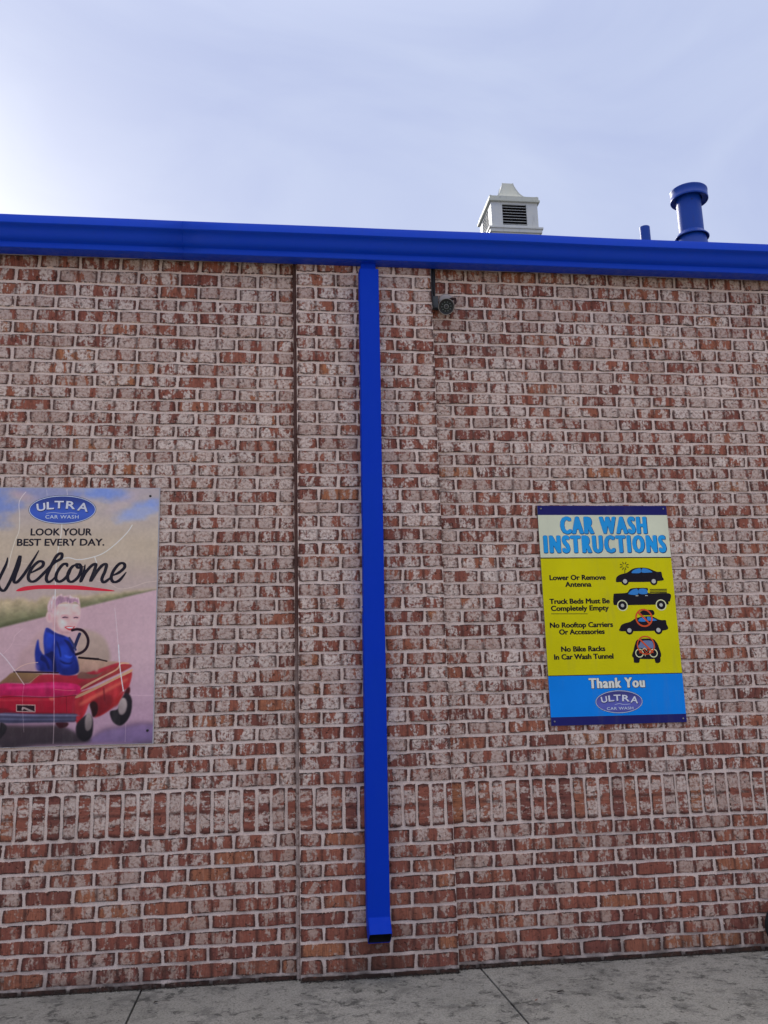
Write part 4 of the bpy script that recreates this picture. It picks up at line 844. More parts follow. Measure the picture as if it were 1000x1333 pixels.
for side in range(4):
    fr = MB()
    fr.box(-0.156, 0.156, -HW + 0.001, -HW + 0.02, 7.028, 7.072)
    ft = MB()
    ft.box(-0.156, 0.156, -HW + 0.001, -HW + 0.02, 7.350, 7.384)
    def turn(m, name, mat=GREY_METAL):
        o = m.build(name, mat, cup, bevel=0.0015)
        o.rotation_euler.z = side * math.pi / 2
        o.location = (0, 0, -cl.z)
        return o
    turn(fr, 'louver_sill')
    turn(ft, 'louver_head')
    for i in range(7):
        z = 7.082 + i * 0.0385
        sl = MB()
        sl.add([(-0.153, -HW + 0.006, z), (0.153, -HW + 0.006, z), (0.153, -HW + 0.046, z + 0.024), (-0.153, -HW + 0.046, z + 0.024),
                (-0.153, -HW + 0.006, z + 0.005), (0.153, -HW + 0.006, z + 0.005), (0.153, -HW + 0.046, z + 0.029), (-0.153, -HW + 0.046, z + 0.029)],
               [(0, 1, 2, 3), (4, 7, 6, 5), (0, 4, 5, 1), (1, 5, 6, 2), (2, 6, 7, 3), (3, 7, 4, 0)])
        o = sl.build('slat', GREY_METAL, cup)
        o.rotation_euler.z = side * math.pi / 2
        o.location = (0, 0, -cl.z)
cap = MB()
pr = [(0.320, 7.380), (0.324, 7.384), (0.324, 7.408), (0.312, 7.412), (0.312, 7.455), (0.300, 7.462), (0.255, 7.478), (0.205, 7.505), (0.165, 7.545), (0.128, 7.605), (0.100, 7.675), (0.080, 7.735), (0.068, 7.786), (0.060, 7.791)]
V = [(CX + sx * r, CY + sy * r, z) for r, z in pr for sx, sy in ((-1, -1), (1, -1), (1, 1), (-1, 1))]
F = [(k * 4 + i, k * 4 + (i + 1) % 4, (k + 1) * 4 + (i + 1) % 4, (k + 1) * 4 + i) for k in range(len(pr) - 1) for i in range(4)]
F += [(3, 2, 1, 0), tuple((len(pr) - 1) * 4 + i for i in range(4))]
cap.add(V, F)
cbuild(cap, 'flared_cap', mat_paint('weathered_cap_metal', (0.44, 0.47, 0.45), 0.6, 0.35, (0.2, 0.21, 0.2)), smooth=True)
for s in (-1, 1):                                       # standing seams down the hips of the cap
    for q in (-1, 1):
        cbuild(MB().tube([(CX + s * r, CY + q * r, z + 0.002) for r, z in pr[5:-1]], 0.006, 6), 'hip_seam', GREY_METAL)

# ------------------------------------------------------------------ vent pipes
vp = tag(empty('vent_pipe', (3.302, 2.0, roofz(2.0))), 'thick blue vent pipe with a wide drum cap above the gutter', 'vent pipe')
def vbuild(m, name, smooth=True):
    return m.build(name, BLUE_VENT, vp, smooth=smooth, loc=(0, 0, -vp.location.z))
vbuild(MB().lathe([(0.0995, roofz(2) - .1), (0.0995, 5.345)], 40), 'pipe')
vbuild(MB().lathe([(0.160, 4.72), (0.128, 4.83), (0.108, 4.962), (0.101, 4.968)], 40), 'flashing_cone')
vbuild(MB().lathe([(0.1005, 4.968), (0.134, 4.940), (0.136, 4.943), (0.136, 4.948), (0.1015, 4.990)], 40, caps=False), 'storm_collar')
capm = MB().lathe([(0.101, 5.300), (0.138, 5.292), (0.145, 5.281), (0.1495, 5.281), (0.1515, 5.285), (0.1515, 5.298), (0.1490, 5.302), (0.1490, 5.350), (0.1510, 5.354), (0.1510, 5.366), (0.148, 5.370), (0.135, 5.372), (0.02, 5.384), (0.001, 5.386)], 48, c=(0.010, 0, 0), caps=False)
vbuild(capm, 'drum_cap')
for k in range(4):
    a = R(-100 + 90 * k)
    o = MB().lathe([(0.005, 0), (0.005, 0.003), (0.001, 0.005)], 8).build('screw', BLACKP, vp)
    o.location = (0.0995 * math.cos(a), 0.0995 * math.sin(a), 5.245 - vp.location.z)
    o.rotation_euler = (0, R(90), a)
sp_ = tag(empty('vent_pipe', (2.526, 1.2, roofz(1.2))), 'thin short blue vent pipe without a cap, beside the capped one', 'vent pipe')
MB().lathe([(0.036, -.08), (0.036, 4.553 - sp_.location.z), (0.030, 4.556 - sp_.location.z), (0.030, 4.50 - sp_.location.z)], 28).build('pipe', BLUE_VENT, sp_, smooth=True)
MB().lathe([(0.075, 0.005), (0.050, 0.05), (0.038, 0.09), (0.036, 0.092)], 28, caps=False).build('boot', BLUE_VENT, sp_, smooth=True)

# ------------------------------------------------------------------ security camera
sc_ = tag(empty('security_camera', (0.792, -0.010, 3.34)), 'small round-eyed security camera beside the pilaster under the gutter', 'camera')
WHITE = mat_flat('off_white_plastic', (0.40, 0.36, 0.34), 0.5)
GREYP = mat_flat('grey_plastic', (0.085, 0.09, 0.088), 0.6)
def sb(m, name, mat, parent=sc_, loc=None, rot=None, bevel=0.0, smooth=True):
    o = m.build(name, mat, parent, bevel=bevel, smooth=smooth)
    o.location = loc if loc else tuple(-sc_.location)
    if rot: o.rotation_euler = rot
    return o
sb(MB().lathe([(0.040, 0), (0.040, 0.010), (0.034, 0.016)], 28), 'wall_plate', WHITE, loc=(0.006, 0.006, 0.012), rot=(R(90), 0, 0))
aim = Vector((-0.22, -0.86, -0.46)).normalized()
q = aim.to_track_quat('Z', 'Y').to_euler()
hs = sb(MB().lathe([(0.020, -0.050), (0.033, -0.046), (0.039, -0.036), (0.041, -0.015), (0.041, 0.014)], 32), 'housing', WHITE, loc=(-0.002, -0.046, -0.040), rot=q)
sb(MB().lathe([(0.041, 0.013), (0.0435, 0.014), (0.0435, 0.026), (0.040, 0.029), (0.031, 0.026), (0.030, 0.020)], 36, caps=False), 'front_ring', BLACKP, parent=hs, loc=(0, 0, 0))
sb(MB().lathe([(0.0432, 0.0265), (0.0415, 0.0300), (0.0402, 0.0296)], 36, caps=False), 'rim', mat_flat('worn_rim', (0.32, 0.29, 0.25), 0.5), parent=hs, loc=(0, 0, 0))
sb(MB().lathe([(0.036, 0.022), (0.020, 0.020), (0.0001, 0.020)], 32, caps=False), 'face', mat_flat('infrared_face', (0.030, 0.036, 0.033), 0.5, spec=0.2), parent=hs, loc=(0, 0, 0))
for k in range(10):
    a = 2 * math.pi * k / 10
    sb(MB().lathe([(0.0036, 0), (0.003, 0.003), (0.001, 0.004)], 8), 'led', mat_flat('led_lens', (0.13, 0.15, 0.14), 0.3) if k == 0 else bpy.data.materials['led_lens'], parent=hs, loc=(0.024 * math.cos(a), 0.024 * math.sin(a), 0.021))
sb(MB().lathe([(0.013, 0.020), (0.013, 0.026), (0.010, 0.027), (0.0085, 0.024)], 24, caps=False), 'lens_ring', mat_flat('lens_ring', (0.16, 0.17, 0.16), 0.35), parent=hs, loc=(0, 0, 0))
lens_m = mat_flat('lens_glass', (0.004, 0.004, 0.005), 0.06, spec=0.8)
sb(MB().lathe([(0.0090, 0.023), (0.006, 0.0255), (0.0001, 0.0262)], 24, caps=False), 'lens', lens_m, parent=hs, loc=(0, 0, 0))
RUST = mat_flat('rusty_bracket', (0.055, 0.022, 0.018), 0.8, var=0.4, scale=60)
sb(MB().tube([(0.806, -0.012, 3.353), (0.826, -0.030, 3.357), (0.842, -0.040, 3.352), (0.843, -0.044, 3.332), (0.832, -0.048, 3.316)], 0.0075, 10), 'bracket', RUST)
sb(MB().box(0.717, 0.751, -0.034, 0.004, 3.300, 3.368), 'junction_box', GREYP, bevel=0.003, smooth=False)
sb(MB().tube([(0.737, -0.022, 3.300), (0.742, -0.03, 3.291), (0.758, -0.04, 3.292), (0.772, -0.045, 3.300)], 0.0042, 8), 'cable', BLACKP)
sb(MB().tube([(0.731, -0.030, 3.56), (0.730, -0.030, 3.47), (0.7295, -0.030, 3.41), (0.732, -0.026, 3.366)], [0.0105, 0.0105, 0.009, 0.006], 12), 'conduit', BLACKP)
sb(MB().tube([(0.7165, -0.056, 3.56), (0.7155, -0.056, 3.45), (0.714, -0.0575, 3.36), (0.716, -0.058, 3.305), (0.724, -0.052, 3.287), (0.736, -0.044, 3.286), (0.752, -0.044, 3.288)], 0.0038, 8), 'cable', BLACKP)

# ------------------------------------------------------------------ black hose coil just inside the right edge
hc = tag(empty('hose_coil', (2.318, -0.10, GZ)), 'black rubber hose coil leaning on the wall foot at the right picture edge', 'hose')
pts = []
for i in range(220):
    a = i * 0.145
    rr = 0.120 - 0.0009 * i * 0.25
    pts.append((rr * math.cos(a) * 1.06, 0.030 - 0.022 * (i / 31.0) % 0.066 - 0.02 * math.sin(a), 0.128 + rr * math.sin(a) * 0.98))
MB().tube(pts, 0.0105, 8).build('hose', BLACKP, hc, smooth=True)
MB().lathe([(0.013, 0), (0.014, 0.006), (0.014, 0.034), (0.010, 0.038)], 12).build('nozzle', mat_flat('brass', (0.25, 0.17, 0.06), 0.4, 0.8), hc, smooth=True, loc=(0.05, -0.06, 0.02)).rotation_euler = (R(80), 0, 0.5)
lp = MB().tube([(2.163 + 0.036 * math.cos(a) * 1.25, -0.150 + 0.030 * math.sin(a), GZ + 0.006 + 0.003 * math.sin(a * 2)) for a in np.linspace(0.9, 5.9, 26)], 0.0048, 8).build('cable_loop', mat_flat('dirty_white_rubber', (0.30, 0.285, 0.25), 0.7), smooth=True)
tag(lp, 'dirty white bent cable loop lying on the slab at the right edge', 'cable')

# ------------------------------------------------------------------ flat print on the two boards
KP = np.array([0.46, 0.465, 0.53])                      # how bright a white sheet on this wall reads, per channel
def s2l(c):
    c = c / 255.0
    return c / 12.92 if c <= 0.04045 else ((c + 0.055) / 1.055) ** 2.4
def ink(r, g, b, k=None):
    k = KP if k is None else k
    return tuple(float(min(0.85, s2l(v) / q)) for v, q in zip((r, g, b), k))
PM = {}
def pmat(name, rgb):
    if name not in PM: PM[name] = mat_print('ink_' + name, ink(*rgb))
    return PM[name]
_txt_col = bpy.data.collections.new('tmp'); col.children.link(_txt_col)
def text_geo(body, offset=0.0, res=3, space=1.0, shear=0.0):
    cu = bpy.data.curves.new('t', 'FONT')
    cu.body = body; cu.offset = offset; cu.resolution_u = res; cu.space_character = space; cu.shear = shear
    cu.fill_mode = 'FRONT'
    ob = bpy.data.objects.new('t', cu); _txt_col.objects.link(ob)
    bpy.context.view_layer.update()
    ev = ob.evaluated_get(bpy.context.evaluated_depsgraph_get())
    me = ev.to_mesh()
    v = np.array([tuple(x.co) for x in me.vertices]); f = [tuple(p.vertices) for p in me.polygons]
    ev.to_mesh_clear()
    bpy.data.objects.remove(ob); bpy.data.curves.remove(cu)
    return v[:, :2], f
Y0 = -0.0127
def flat(name, mat, parent, V2, F, layer, step=0.0):
    o = parent.location
    V = [(x - o.x, Y0 - 0.00035 * layer - o.y - step * i, z - o.z) for i, (x, z) in enumerate(V2)]
    return link(name, mesh(name, V, F, mat), parent)
def put_text(name, body, cx, cz, w, h, mat, parent, layer, r=0.0, rz=None, space=1.0, grow=0.0, rot=0.0, dx=0.0):
    """letters fitted to a box (width, cap height); r thickens the strokes"""
    v, f = text_geo(body, 0.0, space=space)
    a, b = v.min(0), v.max(0)
    cap = text_geo('H')[0]
    zb, zt = cap[:, 1].min(), cap[:, 1].max()
    rz = r if rz is None else rz
    sx, sz = (w - 2 * r + 2 * grow) / (b[0] - a[0]), (h - 2 * rz + 2 * grow) / (zt - zb)
    if grow: sx, sz = (w - 2 * (r - grow)) / (b[0] - a[0]), (h - 2 * (rz - grow)) / (zt - zb)
    mx, mz = (a[0] + b[0]) / 2, (zb + zt) / 2
    p = np.stack([(v[:, 0] - mx) * sx, (v[:, 1] - mz) * sz], 1)
    c, s = math.cos(R(rot)), math.sin(R(rot))
    p = np.stack([cx + p[:, 0] * c - p[:, 1] * s, cz + p[:, 0] * s + p[:, 1] * c], 1)
    sh = [(0, 0)]
    if r: sh += [(math.cos(2 * math.pi * k / 10) * r, math.sin(2 * math.pi * k / 10) * rz) for k in range(10)]
    o = parent.location
    V, F = [], []
    for k, (ax, az) in enumerate(sh):
        n = len(V)
        y = Y0 - 0.00035 * layer - 0.00002 * k
        V += [(x + ax + dx - o.x, y - o.y, z + az - dx - o.z) for x, z in p]
        F += [tuple(i + n for i in q) for q in f]
    return link(name, mesh(name, V, F, mat), parent)
def poly(name, pts, mat, parent, layer, k=0):
    if k: pts = [tuple(p) for p in smooth_curve(pts, k, True)]
    bm = bmesh.new()
    vs = [bm.verts.new((x, 0, z)) for x, z in pts]
    es = [bm.edges.new((vs[i], vs[(i + 1) % len(vs)])) for i in range(len(vs))]
    bmesh.ops.triangle_fill(bm, edges=es, use_beauty=True)
    bm.verts.index_update()
    V = [(v.co.x, v.co.z) for v in bm.verts]
    F = [tuple(v.index for v in f.verts) for f in bm.faces]
    bm.free()
    F2 = []
    for f in F:
        a, b, c = (V[i] for i in f[:3])
        F2.append(f if (b[0] - a[0]) * (c[1] - a[1]) - (b[1] - a[1]) * (c[0] - a[0]) > 0 else tuple(reversed(f)))
    return flat(name, mat, parent, V, F2, layer)
def ell(cx, cz, rx, rz, n=40): return [(cx + rx * math.cos(2 * math.pi * i / n), cz + rz * math.sin(2 * math.pi * i / n)) for i in range(n)]
def ring2(name, cx, cz, rx, rz, w, mat, parent, layer, n=48):
    V = ell(cx, cz, rx, rz, n) + ell(cx, cz, rx - w, rz - w, n)
    return flat(name, mat, parent, V, [(i, (i + 1) % n, n + (i + 1) % n, n + i) for i in range(n)], layer)
def stroke_geo(pts, w, taper=False):
    P = [np.array(p, float) for p in pts]
    V, F = [], []
    n = len(P)
    for i in range(n):
        d = P[min(i + 1, n - 1)] - P[max(i - 1, 0)]
        d = d / (np.linalg.norm(d) + 1e-9)
        nn = np.array([-d[1], d[0]])
        t = i / (n - 1)
        ww = w / 2
        if taper: ww *= (0.80 + 0.30 * abs(d[1])) * min(1.0, 0.35 + 7 * t) * min(1.0, 0.25 + 8 * (1 - t))
        V += [tuple(P[i] + nn * ww), tuple(P[i] - nn * ww)]
    F = [(2 * i, 2 * i + 1, 2 * i + 3, 2 * i + 2) for i in range(n - 1)]
    return V, F

def logo(parent, L, letters, cw, swoosh, lay, dark, small=1.0):
    cx, cz, rx, rz = L
    rimm, field = pmat('logo_rim', (150, 158, 190)), None
    t = NT('logo_field_' + dark)
    z = t.node('ShaderNodeSeparateXYZ'); t.l.new(t.pos(), z.inputs[0])
    lo, hi = ((22, 38, 104), (38, 66, 152)) if dark == 'left' else ((34, 34, 96), (62, 66, 140))
    f = t.smooth(t.math('ABSOLUTE', t.math('SUBTRACT', z.outputs[2], cz - rz * 0.3)), 0.0, rz * 1.1, 0.0, 1.0)
    field = t.set(color=t.mix(f, c4(*ink(*hi)), c4(*ink(*lo))), rough=0.4)
    em = empty('logo_emblem', (cx, 0, cz)); em.parent = parent; em.location = (cx - parent.location.x, 0 - parent.location.y, cz - parent.location.z)
    class PP: pass
    pp = PP()
    def fl(name, mat, V2, F, layer):
        V = [(x - cx, Y0 - 0.00035 * layer, zz - cz) for x, zz in V2]
        return link(name, mesh(name, V, F, mat), em)
    n = 56
    def disc(name, s, mat, layer, k=1.0):
        V = ell(cx, cz, rx * s, rz * (1 - (1 - s) * rx / rz * k), n)
        fl(name, mat, V + [(cx, cz)], [(i, (i + 1) % n, n) for i in range(n)], layer)
    disc('outline', 1.0, pmat('logo_dark', (30, 30, 70)), lay)
    disc('rim', 0.985, rimm, lay + 1)
    disc('field', 0.962, field, lay + 2)
    lm, ld = pmat('logo_letter', (158, 160, 178)), pmat('logo_dark', (30, 30, 70))
    for ch, x, zz, w, h, rot in letters:
        for mat_, gr, ly, dx in ((ld, 0.004, lay + 3, 0.0016), (lm, 0.0, lay + 4, 0)):
            v, f = text_geo(ch, 0.022)
            a, b = v.min(0), v.max(0)
            p = (v - (a + b) / 2) / (b - a) * np.array([w + gr, h + gr])
            c, s = math.cos(R(rot)), math.sin(R(rot))
            p = np.stack([x + dx + p[:, 0] * c - p[:, 1] * s, zz - dx + p[:, 0] * s + p[:, 1] * c], 1)
            fl('letter' if not gr else 'letter_shadow', mat_, p, f, ly)
    b_, x, zz, w, h = cw
    v, f = text_geo(b_, 0.01, space=1.1)
    a, bb = v.min(0), v.max(0)
    p = (v - (a + bb) / 2) / (bb - a) * np.array([w, h]) + np.array([x, zz])
    fl('small_lettering', pmat('logo_small', (150, 158, 188)), p, f, lay + 4)
    V, F = stroke_geo(smooth_curve(swoosh, 5), 0.0022, True)
    fl('swoosh', pmat('logo_small', (150, 158, 188)), V, F, lay + 3)

# instruction board
def screw(parent, x, z, mat, name='screw', r=0.006):
    o = MB().lathe([(r, 0), (r, 0.002), (r * .55, 0.0045), (0.0001, 0.005)], 12, caps=False).build(name, mat, parent, smooth=True)
    o.location = (x - parent.location.x, Y0 - 0.0005 - parent.location.y, z - parent.location.z)
    o.rotation_euler = (R(90), 0, 0)
STEEL = mat_flat('screw_steel', (0.35, 0.35, 0.34), 0.35, 0.8)
sx0, sx1, sz0, sz1 = SIGN_R
br = tag(empty('instruction_board', ((sx0 + sx1) / 2, -0.009, sz0)), 'yellow and blue car wash instruction board on the brick wall', 'sign')
bl_ = br.location
MB().box(sx0 - bl_.x, sx1 - bl_.x, Y0 - bl_.y, 0.003, 0, sz1 - sz0).build('panel', mat_flat('aluminium_panel', (0.22, 0.22, 0.22), 0.45, 0.5), br, bevel=0.001)
def band(name, z0_, z1_, mat, ly=1, e=0.0006):
    return flat(name, mat, br, [(sx0 + e, z0_), (sx1 - e, z0_), (sx1 - e, z1_), (sx0 + e, z1_)], [(0, 1, 2, 3)], ly)
navy, white, yellow, cyan, black = pmat('navy', (24, 24, 78)), pmat('white', (160, 163, 150)), pmat('yellow', (156, 150, 4)), pmat('cyan', (5, 96, 180)), pmat('black', (20, 16, 24))
band('navy_top_band', 2.1735, sz1 - 0.0006, navy)
band('white_band', 1.9512, 2.1733, white)
band('dark_rule', 1.9456, 1.9510, black)
band('yellow_field', 1.3572, 1.9454, yellow)
band('dark_rule', 1.3535, 1.3570, black)
band('blue_band', 1.1545, 1.3533, cyan)
band('navy_bottom_band', sz0 + 0.0006, 1.1543, navy)
hb, hd = pmat('heading_blue', (26, 116, 204)), pmat('heading_dark', (20, 40, 84))
for t_, x, z, w, h in HEAD:
    sp = 1.30 if t_.startswith('CAR') else 1.36
    put_text('heading_outline', t_, x, z, w, h, hd, br, 2, r=0.0088, rz=0.0048, space=sp, grow=0.0026, dx=0.0014)
    put_text('heading_lettering', t_, x, z, w, h, hb, br, 3, r=0.0072, rz=0.0032, space=sp)
for t_, x, z, w, h in BODY:
    zc = z + (0.0034 if t_ == 'Completely Empty' else 0.0)
    put_text('lettering', t_, x, zc, w, 0.0268, black, br, 2, r=0.0018, rz=0.0011)
poly('underline', UL, black, br, 2)
t_, x, z, w, h = THANK
put_text('thanks_outline', t_, x, z, w, 0.0500, pmat('heading_brown', (44, 48, 52)), br, 2, r=0.0060, rz=0.0036, grow=0.0022, space=1.16, dx=0.0008)
put_text('thanks_lettering', t_, x, z, w, 0.0500, pmat('thanks_grey', (176, 184, 170)), br, 3, r=0.0036, rz=0.0014, space=1.16)
logo(br, LOGO_R, LT_R, CW_R, SW_R, 2, 'right')
pc = {'black': black, 'grey': pmat('wheel_grey', (140, 140, 140)), 'glass': pmat('glass_blue', (40, 96, 158)), 'glass2': pmat('glass_grey', (84, 94, 128)),
      'white': pmat('pictogram_white', (172, 172, 138)), 'red': pmat('prohibition_red', (160, 62, 34))}
holder, ly = None, 2
for it in PICTO:
    if it[0] == 'g':
        holder = empty(it[1]); holder.parent = br; holder.location = (0, 0, 0); ly = 2; continue
    ly += 0.25
    b0 = br.location
    def loc_flat(name, mat, V2, F):
        V = [(x - b0.x, Y0 - 0.00035 * ly - b0.y, z - b0.z) for x, z in V2]
        return link(name, mesh(name, V, F, mat), holder)
    if it[0] == 'p':
        o = poly('silhouette' if it[1] == 'black' else 'window', it[3], pc[it[1]], br, ly, 5 if it[1] == 'black' else 3)
        o.parent = holder
    elif it[0] == 'c':
        V = ell(it[2], it[3], it[4], it[4], 24)
        loc_flat('wheel' if it[1] == 'black' else 'wheel_disc', pc[it[1]], V + [(it[2], it[3])], [(i, (i + 1) % 24, 24) for i in range(24)])
    elif it[0] == 'r':
        n = 36
        V = ell(it[2], it[3], it[4], it[4], n) + ell(it[2], it[3], it[4] - it[5], it[4] - it[5], n)
        loc_flat('ring', pc[it[1]], V, [(i, (i + 1) % n, n + (i + 1) % n, n + i) for i in range(n)])
    else:
        V, F = stroke_geo(it[3], it[2])
        loc_flat('bar', pc[it[1]], V, F)
for x, z in ((1.248, 2.207), (1.247, 1.134), (1.911, 1.131), (1.910, 2.207)):
    screw(br, x, z, STEEL, r=0.0045)

# welcome poster
px0, px1, pz0, pz1 = SIGN_L
ps = tag(empty('welcome_poster', ((px0 + px1) / 2, -0.009, pz0)), 'creased welcome poster of a boy in a red pedal car, on the brick wall', 'poster')
pl_ = ps.location
MB().box(px0 - pl_.x, px1 - pl_.x, Y0 - pl_.y, 0.003, 0, pz1 - pz0).build('panel', mat_flat('poster_board_edge', (0.42, 0.40, 0.42), 0.5), ps, bevel=0.001)
CELL = 0.0021
nx, nz = int((px1 - px0 - 0.005) / CELL), int((pz1 - pz0 - 0.005) / CELL)
gx = px0 + 0.0025 + np.arange(nx) * CELL
gz = pz0 + 0.0025 + np.arange(nz) * CELL
XX, ZZ = np.meshgrid(gx, gz)
U = (XX + 1.434) / 0.757 * 207.0                        # picture units across the print
Vv = 635.0 + (pz1 - ZZ) / (pz1 - pz0) * 333.0
def vnoise(sx, sy, seed, octs=4):
    r = np.random.default_rng(seed)
    out = np.zeros_like(U); amp, tot = 1.0, 0.0
    for o in range(octs):
        gw, gh = int(400 / sx * 2 ** o) + 4, int(400 / sy * 2 ** o) + 4
        gr = r.random((gh, gw))
        fx, fy = (U + 80) / sx * 2 ** o, (Vv - 620) / sy * 2 ** o
        ix, iy = np.clip(fx.astype(int), 0, gw - 2), np.clip(fy.astype(int), 0, gh - 2)
        tx, ty = fx - ix, fy - iy
        tx, ty = tx * tx * (3 - 2 * tx), ty * ty * (3 - 2 * ty)
        v = gr[iy, ix] * (1 - tx) * (1 - ty) + gr[iy, ix + 1] * tx * (1 - ty) + gr[iy + 1, ix] * (1 - tx) * ty + gr[iy + 1, ix + 1] * tx * ty
        out += v * amp; tot += amp; amp *= 0.5
    return out / tot
def ss(x, a, b):
    t = np.clip((x - a) / (b - a), 0, 1); return t * t * (3 - 2 * t)
def C3(r, g, b): return np.array([r, g, b], float)
def blend(img, m, c): return img * (1 - m[..., None]) + m[..., None] * c
img = np.zeros(U.shape + (3,)) + C3(138, 128, 136)
img = blend(img, ss(Vv, 645, 715), C3(150, 136, 124))
img = blend(img, ss(Vv, 720, 770) * 0.6, C3(142, 124, 132))
n1, n2 = vnoise(60, 26, 1), vnoise(22, 14, 2)
def blob(cx, cy, rx, ry, rot=0.0, s=1.0):
    c, s_ = math.cos(rot), math.sin(rot)
    dx, dy = U - cx, Vv - cy
    a, b = (dx * c + dy * s_) / rx, (-dx * s_ + dy * c) / ry
    return np.clip(1.25 - np.sqrt(a * a + b * b) + (n2 - 0.5) * 1.1, 0, 1)
def sky_blob(*a, k=1.0, c=C3(84, 104, 168)):
    global img
    img = blend(img, ss(blob(*a), 0.0, 0.9) * k, c)
sky_blob(-6, 655, 34, 30, 0.3, k=0.75)
sky_blob(60, 640, 60, 16, 0.05, k=0.55, c=C3(92, 104, 158))
sky_blob(128, 640, 36, 12, 0.2, k=0.85, c=C3(92, 114, 178))
sky_blob(180, 668, 42, 13, -0.35, k=0.85, c=C3(100, 122, 186))
sky_blob(160, 655, 30, 8, -0.6, k=0.5, c=C3(150, 136, 148))
sky_blob(28, 646, 20, 7, 0.2, k=0.6, c=C3(146, 124, 138))
img = blend(img, ss(n1, 0.5, 0.75) * 0.35 * ss(Vv, 790, 700), C3(164, 150, 140))
gtop = 786 - 0.075 * U + (vnoise(14, 400, 5) - 0.5) * 14 * ss(U, 200, 60)
gbot = 822 - 0.252 * U + 0.00004 * U * U
grass = ss(Vv, gtop - 4, gtop + 5)
gcol = C3(150, 134, 112)[None, None] * (1 - ss(Vv, gtop, gbot)[..., None]) + C3(92, 92, 70)[None, None] * ss(Vv, gtop, gbot)[..., None]
gcol = gcol * (0.82 + 0.36 * vnoise(10, 7, 6)[..., None])
img = img * (1 - grass[..., None]) + grass[..., None] * gcol
img = blend(img, ss(Vv, gbot - 7, gbot - 1) * ss(U, 110, 10) * ss(Vv, gbot + 4, gbot) * 0.75, C3(62, 64, 46))
road = ss(Vv, gbot - 1.5, gbot + 2.5)
rcol = C3(154, 127, 138)[None, None] + np.zeros_like(img)
rcol = blend(rcol, ss(U, 120, 205) * 0.7, C3(162, 136, 148))
rcol = blend(rcol, ss(Vv, 850, 950) * 0.6, C3(126, 98, 124))
rcol *= 0.97 + 0.06 * vnoise(30, 12, 8)[..., None]
img = img * (1 - road[..., None]) + road[..., None] * rcol
img += (vnoise(3, 3, 9, 2)[..., None] - 0.5) * 9
def blur(a, r):
    r = int(round(r))
    if r < 1: return a
    for _ in range(2):
        for ax in (0, 1):
            p = np.pad(a, [(r + 1, r) if i == ax else (0, 0) for i in (0, 1)], mode='edge')
            c = np.cumsum(p, axis=ax)
            hi = np.take(c, np.arange(2 * r + 1, c.shape[ax]), axis=ax); lo = np.take(c, np.arange(0, c.shape[ax] - 2 * r - 1), axis=ax)
            a = (hi - lo) / (2 * r + 1)
    return a
def inside(pts, X, Z):
    m = np.zeros(X.shape, bool)
    n = len(pts)
    for i in range(n):
        x1, z1 = pts[i]; x2, z2 = pts[(i + 1) % n]
        if z1 == z2: continue
        cr = ((z1 > Z) != (z2 > Z)) & (X < (x2 - x1) * (Z - z1) / (z2 - z1) + x1)
        m ^= cr
    return m
for name, c1, c2, soft, pts in ART:
    pp_ = smooth_curve(pts, 4, True) if name not in ('plate', 'plateframe') else [np.array(p) for p in pts]
    sc_px = max(0.35, soft * 0.00075 / CELL)
    mg = int(3 * sc_px) + 3
    xs_, zs_ = [p[0] for p in pp_], [p[1] for p in pp_]
    i0, i1 = max(0, int((min(xs_) - gx[0]) / CELL) - mg), min(nx, int((max(xs_) - gx[0]) / CELL) + mg + 1)
    j0, j1 = max(0, int((min(zs_) - gz[0]) / CELL) - mg), min(nz, int((max(zs_) - gz[0]) / CELL) + mg + 1)
    if i1 <= i0 or j1 <= j0: continue
    m = np.zeros((j1 - j0, i1 - i0))
    for dx in (-.33, 0, .33):
        for dz in (-.33, 0, .33):
            m += inside(pp_, XX[j0:j1, i0:i1] + dx * CELL, ZZ[j0:j1, i0:i1] + dz * CELL)
    m = blur(m / 9.0, sc_px)
    if name in ('shadow', 'shadow2', 'halo', 'haloL', 'sleevehi', 'backhi', 'cheek', 'cheek2', 'sidehi', 'deckhi', 'rearhi', 'faceshade', 'temple', 'sideshade', 'haze_coat'): m *= {'shadow': .9, 'shadow2': .8, 'haze_coat': .6}.get(name, .65)
    if name == 'shadow3': m *= .85
    tz = np.clip((ZZ[j0:j1, i0:i1] - min(zs_)) / (max(zs_) - min(zs_) + 1e-6), 0, 1)[..., None]
    cc = np.array(c1, float) * (1 - tz) + np.array(c2, float) * tz
    cc = cc * (0.90 + 0.20 * vnoise(7, 7, 20)[j0:j1, i0:i1, None])
    if name in ('hair', 'hairdark'): cc = cc * (0.82 + 0.36 * vnoise(1.6, 6, 31, 2)[j0:j1, i0:i1, None])
    if name in ('jacket', 'side', 'deck'): cc = cc * (0.86 + 0.28 * vnoise(7, 16, 33, 2)[j0:j1, i0:i1, None])
    img[j0:j1, i0:i1] = img[j0:j1, i0:i1] * (1 - m[..., None]) + m[..., None] * cc
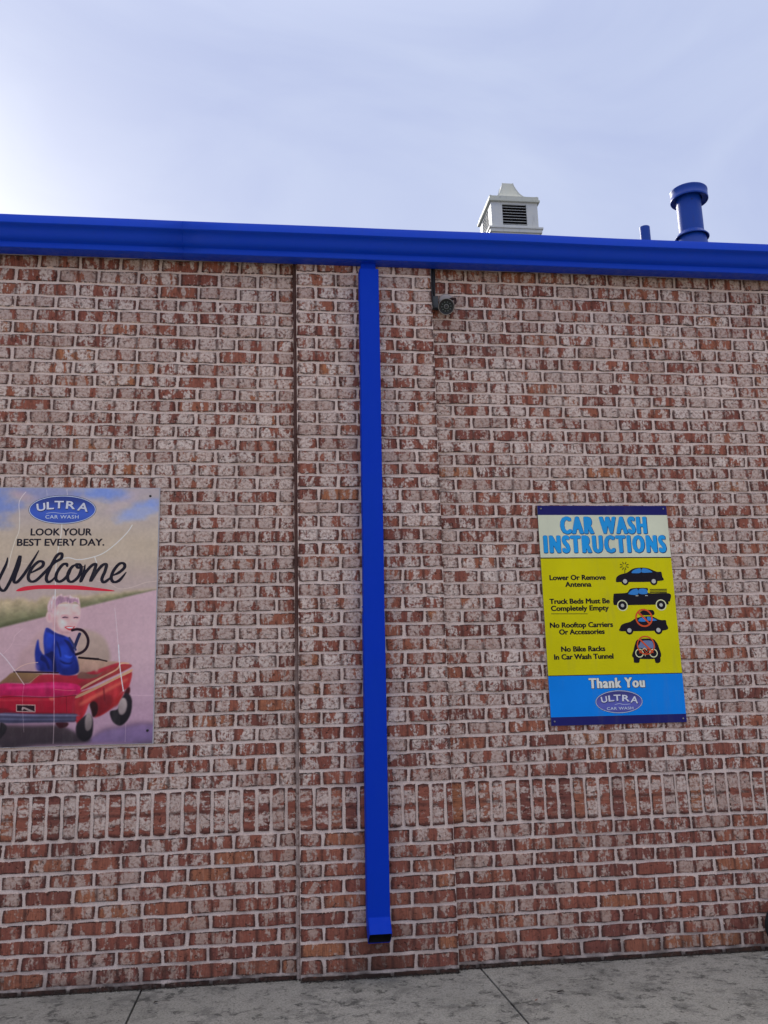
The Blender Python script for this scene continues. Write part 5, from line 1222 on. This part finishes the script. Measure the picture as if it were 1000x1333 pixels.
for c, w, op, pts in STR:
    pp_ = np.array(smooth_curve(pts, 5))
    w = max(w, 0.0011)
    mg = w + 3 * CELL
    i0, i1 = max(0, int((pp_[:, 0].min() - mg - gx[0]) / CELL)), min(nx, int((pp_[:, 0].max() + mg - gx[0]) / CELL) + 1)
    j0, j1 = max(0, int((pp_[:, 1].min() - mg - gz[0]) / CELL)), min(nz, int((pp_[:, 1].max() + mg - gz[0]) / CELL) + 1)
    if i1 <= i0 or j1 <= j0: continue
    X, Z = XX[j0:j1, i0:i1], ZZ[j0:j1, i0:i1]
    d = np.full(X.shape, 9.0)
    for a, b in zip(pp_[:-1], pp_[1:]):
        ab = b - a; t = np.clip(((X - a[0]) * ab[0] + (Z - a[1]) * ab[1]) / (ab @ ab + 1e-12), 0, 1)
        d = np.minimum(d, np.hypot(X - a[0] - t * ab[0], Z - a[1] - t * ab[1]))
    m = np.clip((w / 2 - d) / CELL + 0.5, 0, 1) * op * min(1.0, max(w / CELL, .5))
    img[j0:j1, i0:i1] = img[j0:j1, i0:i1] * (1 - m[..., None]) + m[..., None] * np.array(c, float)
lin = np.clip(img / 255.0, 0, 1)
lin = np.where(lin <= 0.04045, lin / 12.92, ((lin + 0.055) / 1.055) ** 2.4) / KP
lin = np.clip(lin, 0, 0.85)
me = bpy.data.meshes.new('printed_picture')
vv = np.stack([XX - pl_.x, np.full(XX.shape, Y0 - 0.0004 - pl_.y), ZZ - pl_.z], -1).reshape(-1, 3)
ii = (np.arange(nz - 1)[:, None] * nx + np.arange(nx - 1)[None]).ravel()
ff = np.stack([ii, ii + 1, ii + nx + 1, ii + nx], 1)
me.vertices.add(len(vv)); me.vertices.foreach_set('co', vv.astype(np.float32).ravel())
me.loops.add(ff.size); me.loops.foreach_set('vertex_index', ff.astype(np.int32).ravel())
me.polygons.add(len(ff)); me.polygons.foreach_set('loop_start', (np.arange(len(ff)) * 4).astype(np.int32))
me.update(calc_edges=True)
ca = me.color_attributes.new('print', 'FLOAT_COLOR', 'POINT')
ca.data.foreach_set('color', np.concatenate([lin, np.ones(lin.shape[:2] + (1,))], -1).astype(np.float32).ravel())
t = NT('poster_print')
a_ = t.node('ShaderNodeAttribute', attribute_name='print').outputs['Color']
nn_ = t.noise(t.scaled(t.pos(), (20.0, 20.0, 3.0)), 1.0, 5.0, 0.65)
cc_ = t.mix(t.smooth(nn_, 0.5, 0.8, 0.0, 0.12), a_, c4(0.25, 0.23, 0.22))
me.materials.append(t.set(color=cc_, rough=0.55, spec=0.15, normal=t.bump(t.noise(t.pos(), 6.0, 3.0), 0.25, 0.008)))
link('printed_picture', me, ps)
pk = pmat('poster_black', (26, 24, 34))
for t_, x, z, w, h in TX_L:
    put_text('lettering', t_, x, z, w, h, pk, ps, 2, r=0.0016, rz=0.0012)
for s_ in WELCOME:
    V, F = stroke_geo(smooth_curve(s_, 7), WW * 1.38, True)
    keep = [f for f in F if min(V[i][0] for i in f) > px0 + 0.003]
    flat('script_letter', pk, ps, V, keep, 2.5, 0.000004)
poly('red_underline', UNDER, pmat('poster_red', (176, 34, 52)), ps, 2, 4)
logo(ps, LOGO_L, LT_L, CW_L, SW_L, 2, 'left')
for x, z in ((-0.724, 2.267), (-0.706, 1.146), (-1.566, 2.267), (-1.566, 1.130)):
    screw(ps, x, z, BLACKP, r=0.0058)
bpy.data.collections.remove(_txt_col)
bpy.context.view_layer.update()
